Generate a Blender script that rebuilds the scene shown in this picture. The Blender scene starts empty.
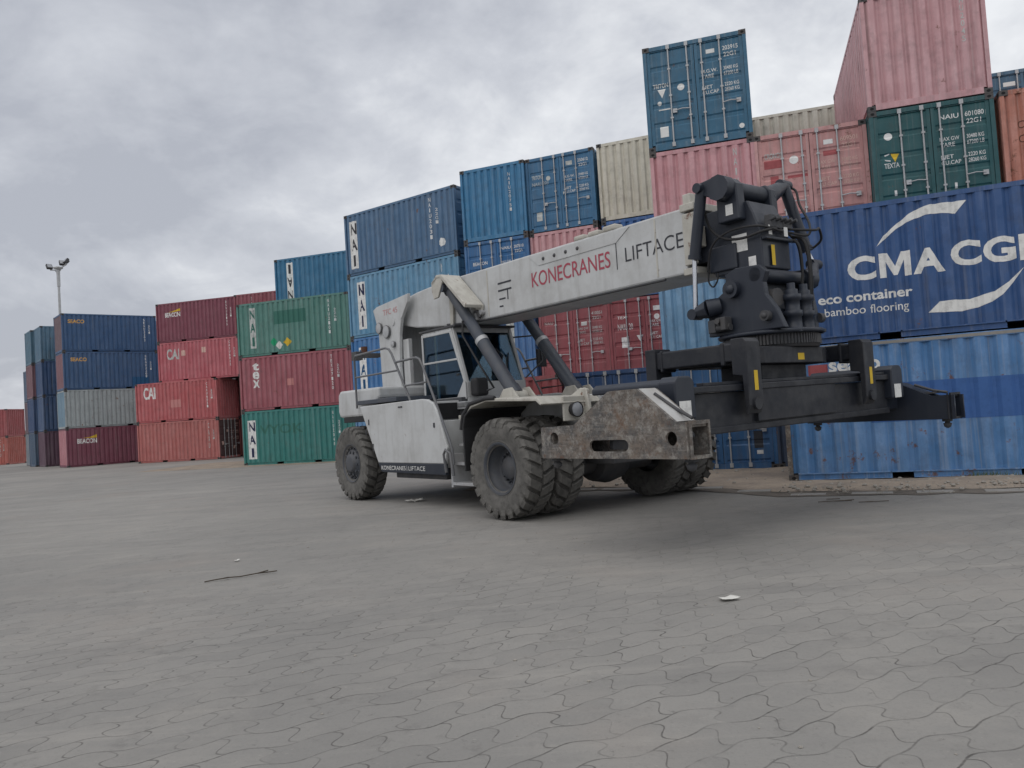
import bpy, bmesh, math, random
from mathutils import Vector, Matrix, noise
random.seed(7)
PI = math.pi
R = math.radians
S = bpy.context.scene
COL = S.collection

# ------------------------------------------------------------------ helpers
def lin(c):
    return c / 12.92 if c <= .04045 else ((c + .055) / 1.055) ** 2.4
def rgb(r, g, b, k=1.0):
    if b > r and b > g: g += .14 * (b - g)
    c = [lin(v / 255) for v in (r, g, b)]; g_ = .3 * c[0] + .55 * c[1] + .15 * c[2]
    return tuple(min(.75, (v * (.82 if r > b else .93) + g_ * (.18 if r > b else .07)) * k) for v in c) + (1,)

class MB:
    """collects faces and links them as one mesh object"""
    def __init__(s):
        s.v = []; s.f = []; s.m = []; s.sm = []
    def add(s, vs, fs, mi=0, smooth=False):
        o = len(s.v)
        s.v += [tuple(p) for p in vs]
        for f in fs:
            s.f.append(tuple(i + o for i in f)); s.m.append(mi); s.sm.append(smooth)
        return s
    def box(s, a, b, mi=0):
        (x0, y0, z0), (x1, y1, z1) = a, b
        x0, x1 = min(x0, x1), max(x0, x1); y0, y1 = min(y0, y1), max(y0, y1); z0, z1 = min(z0, z1), max(z0, z1)
        v = [(x0, y0, z0), (x1, y0, z0), (x1, y1, z0), (x0, y1, z0), (x0, y0, z1), (x1, y0, z1), (x1, y1, z1), (x0, y1, z1)]
        return s.add(v, [(0, 3, 2, 1), (4, 5, 6, 7), (0, 1, 5, 4), (1, 2, 6, 5), (2, 3, 7, 6), (3, 0, 4, 7)], mi)
    def prism(s, poly, y0, y1, mi=0, axis=1):
        """polygon in the two other axes, pushed from y0 to y1 along axis"""
        def P(a, b, t):
            return (a, t, b) if axis == 1 else ((t, a, b) if axis == 0 else (a, b, t))
        n = len(poly)
        v = [P(a, b, y0) for a, b in poly] + [P(a, b, y1) for a, b in poly]
        f = [tuple(range(n)), tuple(range(2 * n - 1, n - 1, -1))]
        f += [(i, i + n, (i + 1) % n + n, (i + 1) % n) for i in range(n)]
        return s.add(v, f, mi)
    def cyl(s, p0, p1, r0, r1=None, n=16, mi=0, caps=True):
        r1 = r0 if r1 is None else r1
        p0 = Vector(p0); p1 = Vector(p1); d = (p1 - p0).normalized()
        a = d.orthogonal().normalized(); b = d.cross(a)
        v = []
        for p, r in ((p0, r0), (p1, r1)):
            for i in range(n):
                t = 2 * PI * i / n
                v.append(p + (a * math.cos(t) + b * math.sin(t)) * r)
        s.add(v, [(i, (i + 1) % n, (i + 1) % n + n, i + n) for i in range(n)], mi, True)
        if caps:
            s.add(v[:n], [tuple(range(n - 1, -1, -1))], mi); s.add(v[n:], [tuple(range(n))], mi)
        return s
    def tube(s, pts, r, n=8, mi=0):
        pts = [Vector(p) for p in pts]
        rings = []; a = None
        for i, p in enumerate(pts):
            d = (pts[min(i + 1, len(pts) - 1)] - pts[max(i - 1, 0)]).normalized()
            if a is None: a = d.orthogonal().normalized()
            a = (a - d * a.dot(d)).normalized(); b = d.cross(a)
            rings.append([p + (a * math.cos(2 * PI * k / n) + b * math.sin(2 * PI * k / n)) * r for k in range(n)])
        v = [q for g in rings for q in g]; f = []
        for i in range(len(pts) - 1):
            for k in range(n):
                f.append((i * n + k, i * n + (k + 1) % n, (i + 1) * n + (k + 1) % n, (i + 1) * n + k))
        s.add(v, f, mi, True)
        s.add(rings[0], [tuple(range(n - 1, -1, -1))], mi); s.add(rings[-1], [tuple(range(n))], mi)
        return s
    def lathe(s, prof, c, axis=1, n=40, mi=0, smooth=True):
        """profile of (radius, along) turned about an axis through c"""
        v = []
        for r, t in prof:
            for k in range(n):
                a = 2 * PI * k / n; q = (r * math.cos(a), r * math.sin(a))
                if axis == 1: v.append((c[0] + q[0], c[1] + t, c[2] + q[1]))
                elif axis == 2: v.append((c[0] + q[0], c[1] + q[1], c[2] + t))
                else: v.append((c[0] + t, c[1] + q[0], c[2] + q[1]))
        f = []
        for i in range(len(prof) - 1):
            for k in range(n):
                f.append((i * n + k, i * n + (k + 1) % n, (i + 1) * n + (k + 1) % n, (i + 1) * n + k))
        return s.add(v, f, mi, smooth)
    def mesh(s, name, mats):
        me = bpy.data.meshes.new(name); me.from_pydata(s.v, [], s.f)
        for m in (mats if isinstance(mats, (list, tuple)) else [mats]): me.materials.append(m)
        me.polygons.foreach_set('material_index', s.m); me.polygons.foreach_set('use_smooth', s.sm)
        bm = bmesh.new(); bm.from_mesh(me)
        bmesh.ops.recalc_face_normals(bm, faces=bm.faces)
        bm.to_mesh(me); bm.free(); me.update()
        return me
    def build(s, name, mats, parent=None, bevel=0):
        return link(name, s.mesh(name, mats), parent, bevel)

def link(name, me, parent=None, bevel=0):
    o = bpy.data.objects.new(name, me); COL.objects.link(o)
    if parent: o.parent = parent
    if bevel:
        b = o.modifiers.new('bevel', 'BEVEL'); b.width = bevel; b.segments = 2; b.limit_method = 'ANGLE'; b.angle_limit = R(40)
    return o
def empty(name, loc=(0, 0, 0), rz=0):
    o = bpy.data.objects.new(name, None); o.empty_display_size = .2; COL.objects.link(o)
    o.location = loc; o.rotation_euler = (0, 0, rz); return o
def tag(o, label=None, cat=None, group=None, kind=None):
    if label: o['label'] = label
    if cat: o['category'] = cat
    if group: o['group'] = group
    if kind: o['kind'] = kind
    return o

# ------------------------------------------------------------------ node helpers
class NT:
    def __init__(s, name):
        s.mat = bpy.data.materials.new(name); s.mat.use_nodes = True
        s.t = s.mat.node_tree; s.bsdf = s.t.nodes['Principled BSDF']
    def n(s, kind, **kw):
        nd = s.t.nodes.new(kind)
        for k, v in kw.items(): setattr(nd, k, v)
        return nd
    def put(s, sock, v):
        if hasattr(v, 'is_linked') or hasattr(v, 'links'): s.t.links.new(v, sock)
        elif v is not None: sock.default_value = v
    def math(s, op, a, b=None, c=None, clamp=False):
        nd = s.n('ShaderNodeMath', operation=op); nd.use_clamp = clamp
        s.put(nd.inputs[0], a)
        if b is not None: s.put(nd.inputs[1], b)
        if c is not None: s.put(nd.inputs[2], c)
        return nd.outputs[0]
    def mix(s, fac, a, b, mode='MIX'):
        nd = s.n('ShaderNodeMix', data_type='RGBA', blend_type=mode)
        s.put(nd.inputs[0], fac); s.put(nd.inputs[6], a); s.put(nd.inputs[7], b)
        return nd.outputs[2]
    def noise(s, vec, scale, detail=4, rough=.55):
        nd = s.n('ShaderNodeTexNoise'); s.put(nd.inputs['Vector'], vec)
        nd.inputs['Scale'].default_value = scale; nd.inputs['Detail'].default_value = detail; nd.inputs['Roughness'].default_value = rough
        return nd.outputs[0]
    def ramp(s, v, a, b, lo=0, hi=1):
        nd = s.n('ShaderNodeMapRange'); s.put(nd.inputs[0], v)
        for i, x in enumerate((a, b, lo, hi)): nd.inputs[i + 1].default_value = x
        return nd.outputs[0]
    def coords(s, scale=(1, 1, 1), rnd=True):
        tc = s.n('ShaderNodeTexCoord'); v = tc.outputs['Object']
        if rnd:
            oi = s.n('ShaderNodeObjectInfo')
            sc = s.n('ShaderNodeVectorMath', operation='SCALE'); s.put(sc.inputs[0], oi.outputs['Location']); sc.inputs[3].default_value = .37
            ad = s.n('ShaderNodeVectorMath', operation='ADD'); s.put(ad.inputs[0], v); s.put(ad.inputs[1], sc.outputs[0])
            ad2 = s.n('ShaderNodeVectorMath', operation='ADD'); s.put(ad2.inputs[0], ad.outputs[0])
            m = s.math('MULTIPLY', oi.outputs['Random'], 40.0); s.put(ad2.inputs[1], m)
            v = ad2.outputs[0]
        mp = s.n('ShaderNodeMapping'); s.put(mp.inputs[0], v); mp.inputs['Scale'].default_value = scale
        return mp.outputs[0]
    def out(s, col, rough=.6, metal=0, bump=None, bstr=.3, bdist=.01, spec=.4):
        b = s.bsdf
        s.put(b.inputs['Base Color'], col); s.put(b.inputs['Roughness'], rough); s.put(b.inputs['Metallic'], metal)
        b.inputs['Specular IOR Level'].default_value = spec
        if bump is not None:
            bp = s.n('ShaderNodeBump'); bp.inputs['Strength'].default_value = bstr; bp.inputs['Distance'].default_value = bdist
            s.put(bp.inputs['Height'], bump); s.put(b.inputs['Normal'], bp.outputs[0])
        return s.mat

def m_container():
    t = NT('container_paint')
    oi = t.n('ShaderNodeObjectInfo'); base = oi.outputs['Color']
    wr = t.n('ShaderNodeAttribute', attribute_type='OBJECT', attribute_name='wear').outputs['Fac']
    v = t.coords(); vs = t.coords((9, 9, .45)); vp = t.coords((1, 1, 1))
    fade = t.ramp(t.noise(v, .9, 5, .6), .35, .75)
    hsv = t.n('ShaderNodeHueSaturation'); hsv.inputs['Saturation'].default_value = .8; hsv.inputs['Value'].default_value = 1.18
    t.put(hsv.inputs['Color'], base)
    c = t.mix(t.math('MULTIPLY', fade, t.math('MULTIPLY_ADD', wr, .5, .28)), base, hsv.outputs[0])
    st = t.ramp(t.noise(vs, 1.0, 4, .6), .5, .8)
    c = t.mix(t.math('MULTIPLY', st, t.math('MULTIPLY_ADD', wr, .45, .2)), c, (.085, .075, .068, 1))
    st2 = t.ramp(t.noise(t.coords((14, 14, .3)), 1.3, 3, .5), .54, .74)
    c = t.mix(t.math('MULTIPLY', st2, t.math('MULTIPLY_ADD', wr, .4, .06)), c, (.42, .42, .4, 1))
    tc2 = t.n('ShaderNodeTexCoord'); sp = t.n('ShaderNodeSeparateXYZ'); t.put(sp.inputs[0], tc2.outputs['Object'])
    rub = t.math('MULTIPLY', t.ramp(t.noise(t.coords((3, 3, .8)), 1.2, 5, .65), .42, .66), t.ramp(t.noise(v, 14, 4, .7), .3, .7, .4, 1))
    edge = t.math('MAXIMUM', t.ramp(t.math('ABSOLUTE', sp.outputs[1]), 1.185, 1.21), t.ramp(t.math('ABSOLUTE', sp.outputs[0]), 2.995, 3.02))
    hs2 = t.n('ShaderNodeHueSaturation'); hs2.inputs['Saturation'].default_value = .74; hs2.inputs['Value'].default_value = 1.5; t.put(hs2.inputs['Color'], base)
    c = t.mix(t.math('MULTIPLY', t.math('MULTIPLY', edge, rub), t.math('MULTIPLY_ADD', wr, .5, .3)), c, hs2.outputs[0])
    grime = t.ramp(t.noise(v, 3.2, 6, .7), .5, .85)
    c = t.mix(t.math('MULTIPLY', grime, .42), c, (.06, .055, .05, 1))
    rn = t.noise(vp, 2.6, 9, .72)
    th = t.math('MULTIPLY_ADD', wr, -.15, .69)
    rm = t.math('MULTIPLY', t.math('SUBTRACT', rn, th), 22, clamp=True)
    rc = t.mix(t.noise(vp, 22, 3), (.10, .042, .022, 1), (.2, .1, .06, 1))
    c = t.mix(t.math('MULTIPLY', rm, .85), c, rc)
    hh = t.math('ADD', t.math('MULTIPLY', t.noise(vp, 5, 4), .012), t.math('MULTIPLY', t.noise(vp, 1.5, 2, .4), .07))
    return t.out(c, t.math('MULTIPLY_ADD', rm, .25, .5), 0, hh, .8, 1.0, .35)
def m_paint(name, col, rough=.5, dirt=.35, dcol=(.12, .1, .08, 1), rust=0, metal=0, scale=1.0, spec=.4):
    t = NT(name); v = t.coords(); vs = t.coords((7, 7, .6))
    c = t.mix(t.math('MULTIPLY', t.ramp(t.noise(v, 2.2 * scale, 6, .65), .42, .8), dirt), col, dcol)
    c = t.mix(t.math('MULTIPLY', t.ramp(t.noise(vs, 1.1, 4), .52, .8), dirt * .8), c, dcol)
    if rust:
        rm = t.math('MULTIPLY', t.math('SUBTRACT', t.noise(v, 5 * scale, 9, .75), .7 - rust * .2), 18, clamp=True)
        c = t.mix(t.math('MULTIPLY', rm, .9), c, t.mix(t.noise(v, 30, 3), (.08, .035, .02, 1), (.2, .1, .06, 1)))
    r = t.ramp(t.noise(v, 4, 4), .3, .7, rough - .08, rough + .12)
    return t.out(c, r, metal, t.noise(v, 9, 4), .12, .01, spec)
def m_plain(name, col, rough=.6, metal=0, spec=.4):
    t = NT(name); v = t.coords()
    c = t.mix(t.math('MULTIPLY', t.ramp(t.noise(v, 6, 5), .35, .8), .3), col, tuple(x * .55 for x in col[:3]) + (1,))
    return t.out(c, rough, metal, spec=spec)
def m_mark(name, col, wear=.45):
    """sprayed or stuck lettering, worn through in places"""
    t = NT(name); v = t.coords()
    k = t.ramp(t.noise(v, 7, 6, .7), .48, .72)
    c = t.mix(t.math('MULTIPLY', k, wear), col, tuple(x * .45 for x in col[:3]) + (1,))
    return t.out(c, .65, 0, spec=.25)
def m_scuffed():
    t = NT('scuffed_black_paint'); v = t.coords()
    c = t.mix(t.math('MULTIPLY', t.ramp(t.noise(v, 2.6, 6, .7), .42, .72), .6), (.014, .016, .022, 1), (.05, .05, .052, 1))
    c = t.mix(t.math('MULTIPLY', t.ramp(t.noise(t.coords((2, 2, 9)), 1.6, 5, .7), .56, .72), .5), c, (.007, .008, .011, 1))
    sp = t.math('MULTIPLY', t.ramp(t.noise(v, 11, 8, .8), .655, .69), t.ramp(t.noise(v, 1.7, 3), .5, .6))
    c = t.mix(t.math('MULTIPLY', sp, .75), c, (.33, .33, .32, 1))
    ru = t.ramp(t.noise(v, 4.5, 9, .78), .65, .7)
    c = t.mix(t.math('MULTIPLY', ru, .6), c, (.11, .065, .045, 1))
    return t.out(c, t.ramp(t.noise(v, 5, 4), .3, .7, .38, .65), 0, t.noise(v, 12, 5), .2, .008, .38)
def m_rustplate():
    t = NT('rusty_grey_plate'); v = t.coords()
    a = t.noise(v, 3.0, 8, .7); b = t.noise(v, 26, 6, .75); d = t.noise(v, 9, 7, .75)
    c = t.mix(t.ramp(a, .4, .6), (.18, .15, .125, 1), (.10, .10, .10, 1))
    c = t.mix(t.math('MULTIPLY', t.ramp(d, .48, .62), .85), c, (.30, .285, .26, 1))
    c = t.mix(t.math('MULTIPLY', t.ramp(b, .48, .64), .6), c, (.055, .042, .036, 1))
    c = t.mix(t.math('MULTIPLY', t.ramp(t.noise(t.coords((1.2, 1, 14)), 2.2, 6, .7), .54, .68), .5), c, (.27, .25, .225, 1))
    c = t.mix(t.math('MULTIPLY', t.ramp(t.noise(v, 5, 8, .75), .56, .66), .65), c, (.15, .085, .055, 1))
    return t.out(c, .78, .1, b, .4, .01, .3)
def m_tyre():
    t = NT('dusty_rubber'); v = t.coords()
    c = t.mix(t.ramp(t.noise(v, 3, 6, .65), .35, .75), (.088, .085, .08, 1), (.18, .173, .16, 1))
    c = t.mix(t.math('MULTIPLY', t.ramp(t.noise(v, 14, 5), .5, .7), .5), c, (.05, .048, .046, 1))
    return t.out(c, .85, 0, t.noise(v, 30, 4), .2, .006, .25)
def m_glass():
    t = NT('cab_glass'); tr = t.n('ShaderNodeBsdfTransparent'); tr.inputs[0].default_value = (.4, .5, .54, 1)
    gl = t.n('ShaderNodeBsdfGlossy'); gl.inputs['Roughness'].default_value = .04; gl.inputs[0].default_value = (.75, .88, 1, 1)
    fr = t.n('ShaderNodeFresnel'); fr.inputs[0].default_value = 1.45
    mx = t.n('ShaderNodeMixShader'); t.put(mx.inputs[0], t.math('MULTIPLY', fr.outputs[0], .9)); t.put(mx.inputs[1], tr.outputs[0]); t.put(mx.inputs[2], gl.outputs[0])
    t.t.links.new(mx.outputs[0], t.t.nodes['Material Output'].inputs[0]); return t.mat

def m_ground():
    t = NT('wavy_block_paving')
    P = t.n('ShaderNodeNewGeometry').outputs['Position']
    warp = t.n('ShaderNodeTexNoise'); t.put(warp.inputs[0], P); warp.inputs['Scale'].default_value = .8; warp.inputs['Detail'].default_value = 2
    wv = t.n('ShaderNodeVectorMath', operation='MULTIPLY_ADD'); t.put(wv.inputs[0], warp.outputs['Color']); wv.inputs[1].default_value = (.09, .09, 0); t.put(wv.inputs[2], P)
    sx = t.n('ShaderNodeSeparateXYZ'); t.put(sx.inputs[0], wv.outputs[0]); X, Y = sx.outputs[0], sx.outputs[1]
    ph = R(27); ca, sa = math.cos(ph), math.sin(ph)
    U = t.math('ADD', t.math('MULTIPLY', X, ca), t.math('MULTIPLY', Y, sa))
    V = t.math('SUBTRACT', t.math('MULTIPLY', Y, ca), t.math('MULTIPLY', X, sa))
    h, w = .235, .36
    wave = t.math('SINE', t.math('MULTIPLY', U, 2 * PI / (w * 1.0)))
    wave2 = t.math('SINE', t.math('MULTIPLY', U, 2 * PI / (w * 2.0)))
    vv = t.math('ADD', t.math('DIVIDE', V, h), t.math('ADD', t.math('MULTIPLY', wave, .07), t.math('MULTIPLY', wave2, .13)))
    row = t.math('FLOOR', vv); fv = t.math('SUBTRACT', vv, row)
    dv = t.math('MULTIPLY', t.math('MINIMUM', fv, t.math('SUBTRACT', 1.0, fv)), h)
    sw = t.math('MULTIPLY', t.math('SINE', t.math('MULTIPLY', fv, 2 * PI)), .12)
    uu = t.math('ADD', t.math('ADD', t.math('DIVIDE', U, w), t.math('MULTIPLY', row, .5)), sw)
    colm = t.math('FLOOR', uu); fu = t.math('SUBTRACT', uu, colm)
    du = t.math('MULTIPLY', t.math('MINIMUM', fu, t.math('SUBTRACT', 1.0, fu)), w)
    d = t.math('MINIMUM', dv, du)
    d = t.math('ADD', d, t.math('MULTIPLY', t.math('SUBTRACT', t.noise(P, 35, 3), .5), .009))
    j = t.ramp(d, .0018, .0075, 1, 0)
    dusty = t.ramp(t.noise(P, .7, 5, .65), .38, .66)
    dusty = t.math('ADD', dusty, t.ramp(Y, 4.0, 10.0, -.55, .3), clamp=True)
    dusty2 = t.ramp(t.noise(P, 3.5, 5, .65), .34, .62, .12, 1)
    joint = t.math('MULTIPLY', j, t.math('MULTIPLY', t.math('SUBTRACT', 1.0, t.math('MULTIPLY', dusty, .9)), dusty2))
    cv = t.n('ShaderNodeCombineXYZ'); t.put(cv.inputs[0], row); t.put(cv.inputs[1], colm)
    wn = t.n('ShaderNodeTexWhiteNoise', noise_dimensions='2D'); t.put(wn.inputs['Vector'], cv.outputs[0])
    base = t.mix(t.ramp(t.noise(P, .16, 5, .6), .35, .68), (.208, .202, .191, 1), (.288, .276, .256, 1))
    base = t.mix(t.math('MULTIPLY', t.math('MULTIPLY', wn.outputs[0], t.math('MULTIPLY', .72, t.math('SUBTRACT', 1.15, dusty))), .3), base, (.13, .128, .124, 1))
    base = t.mix(t.math('MULTIPLY', t.ramp(t.noise(P, .35, 5, .65), .54, .76), .45), base, (.275, .235, .205, 1))
    base = t.mix(t.math('MULTIPLY', t.ramp(t.noise(P, 1.3, 7, .72), .52, .76), .34), base, (.125, .12, .114, 1))
    mp = t.n('ShaderNodeMapping'); t.put(mp.inputs[0], P); mp.inputs['Rotation'].default_value = (0, 0, R(35)); mp.inputs['Scale'].default_value = (.12, 1.6, 1)
    base = t.mix(t.math('MULTIPLY', t.ramp(t.noise(mp.outputs[0], 1.0, 5, .6), .54, .72), .33), base, (.125, .122, .12, 1))
    base = t.mix(t.math('MULTIPLY', t.ramp(t.noise(P, .75, 6, .7), .5, .68), .3), base, (.33, .31, .28, 1))
    base = t.mix(t.math('MULTIPLY', t.ramp(t.noise(P, 2.3, 6, .75), .58, .72), .4), base, (.095, .09, .086, 1))
    gr = t.noise(P, 60, 4, .7)
    base = t.mix(t.math('MULTIPLY', t.ramp(gr, .5, .75), .28), base, (.11, .108, .105, 1))
    base = t.mix(t.math('MULTIPLY', t.ramp(t.noise(P, 30, 4, .7), .62, .72), .45), base, (.36, .34, .31, 1))
    base = t.mix(t.math('MULTIPLY', t.ramp(t.noise(P, 9, 8, .8), .6, .68), .55), base, (.085, .08, .075, 1))
    mp2 = t.n('ShaderNodeMapping'); t.put(mp2.inputs[0], P); mp2.inputs['Rotation'].default_value = (0, 0, R(-52)); mp2.inputs['Scale'].default_value = (.25, 2.6, 1)
    base = t.mix(t.math('MULTIPLY', t.ramp(t.noise(mp2.outputs[0], 1.3, 6, .65), .55, .7), .3), base, (.34, .32, .29, 1))
    c = t.mix(t.math('MULTIPLY', joint, .78), base, (.05, .047, .043, 1))
    bev = t.math('MULTIPLY', t.ramp(d, .0, .035, 1, 0), t.math('SUBTRACT', 1.1, dusty))
    hgt = t.math('ADD', t.math('ADD', t.math('MULTIPLY', joint, -.6), t.math('MULTIPLY', bev, -.22)), t.math('ADD', t.math('MULTIPLY', gr, .12), t.math('MULTIPLY', t.noise(P, 3, 3), .35)))
    return t.out(c, .82, 0, hgt, .5, .012, .3)
def m_dirt(name='sandy_dirt', a=(.35, .29, .23, 1), b=(.23, .195, .165, 1)):
    t = NT(name); P = t.n('ShaderNodeNewGeometry').outputs['Position']
    c = t.mix(t.ramp(t.noise(P, 1.1, 7, .7), .35, .65), a, b)
    c = t.mix(t.math('MULTIPLY', t.ramp(t.noise(P, 18, 6, .7), .5, .7), .45), c, (.12, .1, .085, 1))
    return t.out(c, .95, 0, t.noise(P, 14, 6, .7), .6, .02, .15)

PAINT = m_container()
M = dict(
    white=m_paint('machine_white', (.50, .51, .51, 1), .48, .42, (.2, .185, .165, 1), .25),
    cream=m_paint('dirty_cream', (.49, .475, .425, 1), .55, .5, (.15, .125, .1, 1), .5),
    black=m_paint('blue_black_paint', (.018, .023, .035, 1), .4, .3, (.05, .054, .062, 1), 0, 0, 1, .4),
    worn=m_scuffed(),
    dark=m_paint('dark_grey_steel', (.05, .052, .058, 1), .6, .5, (.11, .1, .09, 1), .2),
    cylg=m_paint('cylinder_grey', (.05, .059, .076, 1), .45, .3, (.12, .11, .1, 1)),
    chrome=m_plain('polished_rod', (.62, .63, .66, 1), .22, .9),
    rail=m_paint('rail_grey', (.13, .135, .145, 1), .5, .4),
    tyre=m_tyre(), rim=m_paint('wheel_grey', (.06, .067, .08, 1), .5, .5, (.13, .115, .1, 1), .1),
    rust=m_rustplate(), glass=m_glass(), steel=m_paint('worn_bare_metal', (.5, .5, .49, 1), .4, .4, (.2, .15, .11, 1), .3, .3),
    hole=m_plain('dark_hollow', (.012, .012, .013, 1), .9), rubber=m_plain('black_rubber', (.025, .025, .027, 1), .7),
    seat=m_plain('seat_fabric', (.05, .052, .06, 1), .9), screen=m_plain('pale_papers', (.34, .42, .42, 1), .7),
    galv=m_paint('galvanised', (.42, .43, .44, 1), .45, .35, (.16, .12, .09, 1), .3, .2), lens=m_plain('lamp_lens', (.30, .31, .33, 1), .15),
    casting=m_paint('casting_dark', (.055, .055, .058, 1), .6, .5, (.13, .1, .08, 1), .5),
    wt=m_mark('white_lettering', (.72, .72, .7, 1), .6), wtf=m_mark('faded_white_lettering', (.5, .52, .5, 1), .9), red=m_mark('red_lettering', (.37, .075, .105, 1), .5),
    gt=m_mark('grey_lettering', (.045, .047, .055, 1), .2), navy=m_mark('navy_lettering', (.02, .025, .07, 1), .3), yel=m_mark('yellow_mark', (.62, .42, .04, 1), .3),
    grn=m_mark('green_mark', (.02, .3, .14, 1), .2), org=m_mark('orange_lettering', (.62, .36, .1, 1), .4), mred=m_mark('dull_red_mark', (.33, .085, .09, 1), .4),
    patchg=m_mark('dark_green_patch', (.045, .15, .12, 1), .15), patchb=m_mark('bright_blue_patch', (.05, .125, .33, 1), .35), bpatch=m_mark('blue_patch', (.02, .085, .19, 1), .2),
    patchr=m_mark('pale_red_patch', (.5, .22, .21, 1), .2), cfade=m_mark('faded_pink_lettering', (.62, .42, .36, 1), .5), dk=m_mark('dark_stencil', (.10, .045, .03, 1), .5), pinkt=m_mark('pink_lettering', (.5, .23, .23, 1), .5),
    lblue=m_mark('pale_blue_patch', (.17, .25, .36, 1), .3),
    conc=m_paint('old_concrete', (.26, .25, .235, 1), .9, .45, (.12, .11, .1, 1)), paper=m_plain('scrap_paper', (.62, .61, .57, 1), .8),
    ground=m_ground(), dirt=m_dirt(), soil=m_dirt('dark_soil', (.10, .09, .078, 1), (.17, .15, .13, 1)), scrub=m_dirt('scrubby_hill', (.07, .075, .055, 1), (.13, .12, .095, 1)),
    wood=m_plain('dark_wood', (.075, .06, .047, 1), .85), grass=m_plain('dry_grass', (.09, .12, .045, 1), .8), stone=m_plain('grey_stone', (.3, .28, .25, 1), .9),
    placw=m_mark('placard_white', (.66, .66, .62, 1), .3),
)

# ------------------------------------------------------------------ lettering
def glyphs(body, bold=0, shear=0):
    cu = bpy.data.curves.new('t', 'FONT'); cu.body = body; cu.size = 1; cu.offset = bold; cu.shear = shear; cu.resolution_u = 4
    o = bpy.data.objects.new('t', cu); COL.objects.link(o)
    dg = bpy.context.evaluated_depsgraph_get(); dg.update()
    me = bpy.data.meshes.new_from_object(o.evaluated_get(dg))
    v = [(p.co.x, p.co.y) for p in me.vertices]; f = [tuple(p.vertices) for p in me.polygons]
    bpy.data.objects.remove(o); bpy.data.curves.remove(cu); bpy.data.meshes.remove(me)
    return v, f
_gc = {}
def word(body, u, v, w, h, bold=0, flip=False, shear=0):
    """lettering stretched into the rectangle (u, v, w, h) of a face, as 2-D faces"""
    key = (body, bold, shear)
    if key not in _gc: _gc[key] = glyphs(body, bold, shear)
    vs, fs = _gc[key]
    x0 = min(p[0] for p in vs); x1 = max(p[0] for p in vs); y0 = min(p[1] for p in vs); y1 = max(p[1] for p in vs)
    out = []
    for a, b in vs:
        a = (a - x0) / (x1 - x0); b = (b - y0) / (y1 - y0)
        if flip: a, b = 1 - a, 1 - b
        out.append((u + a * w, v + b * h))
    return out, fs
def rect(u, v, w, h): return [(u, v), (u + w, v), (u + w, v + h), (u, v + h)], [(0, 1, 2, 3)]
def disc(u, v, r, n=18): return [(u + r * math.cos(2 * PI * i / n), v + r * math.sin(2 * PI * i / n)) for i in range(n)], [tuple(range(n))]
def poly(pts): return list(pts), [tuple(range(len(pts)))]
def diamond(u, v, r): return [(u - r, v), (u, v - r), (u + r, v), (u, v + r)], [(0, 1, 2, 3)]
def stackword(body, u, v, w, h, n=None, gap=.25, bold=.01, flip=False):
    """letters one under another"""
    out = ([], []); n = len(body); lh = h / (n + (n - 1) * gap)
    for i, ch in enumerate(body):
        q = (word(ch, u + (w * .3 if ch == 'I' else 0), v + h - lh - i * lh * (1 + gap), w * (.4 if ch == 'I' else 1), lh, bold, flip))
        o = len(out[0]); out[0].extend(q[0]); out[1].extend(tuple(k + o for k in f) for f in q[1])
    return [out]
def conform(shape, cuts_u=(), cuts_v=()):
    """cut a flat shape along the folds of the sheet it is painted on"""
    vs, fs = shape; bm = bmesh.new()
    bv = [bm.verts.new((a, b, 0)) for a, b in vs]
    for f in fs:
        try: bm.faces.new([bv[i] for i in f])
        except ValueError: pass
    bmesh.ops.triangulate(bm, faces=[f for f in bm.faces if len(f.verts) > 4])
    u0 = min(a for a, b in vs); u1 = max(a for a, b in vs); v0 = min(b for a, b in vs); v1 = max(b for a, b in vs)
    for c in cuts_u:
        if u0 < c < u1: bmesh.ops.bisect_plane(bm, geom=bm.verts[:] + bm.edges[:] + bm.faces[:], plane_co=(c, 0, 0), plane_no=(1, 0, 0))
    for c in cuts_v:
        if v0 < c < v1: bmesh.ops.bisect_plane(bm, geom=bm.verts[:] + bm.edges[:] + bm.faces[:], plane_co=(0, c, 0), plane_no=(0, 1, 0))
    bm.verts.index_update()
    V = [(p.co.x, p.co.y) for p in bm.verts]; F = [tuple(x.index for x in f.verts) for f in bm.faces]
    bm.free(); return V, F

# ------------------------------------------------------------------ containers
L, W, H = 6.058, 2.438, 2.591
def folds(total, pitch, m=.075):
    """breakpoints (position, depth) of the trapezoid corrugation"""
    n = max(1, round((total - 2 * m) / pitch)); p = (total - 2 * m) / n; o = []
    for i in range(n):
        a = m + i * p
        o += [(a, .052), (a + .16 * p, .052), (a + .36 * p, .006), (a + .80 * p, .006)]
    o.append((total - m, .052)); return o
def dep(fl, u):
    if u <= fl[0][0]: return fl[0][1]
    for (a, da), (b, db) in zip(fl, fl[1:]):
        if u <= b: return da + (db - da) * (u - a) / (b - a)
    return fl[-1][1]
SIDE = {'std': folds(L, .278), 'wide': folds(L, .345), 'fine': folds(L, .24)}
BLIND = folds(W, .245)
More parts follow.
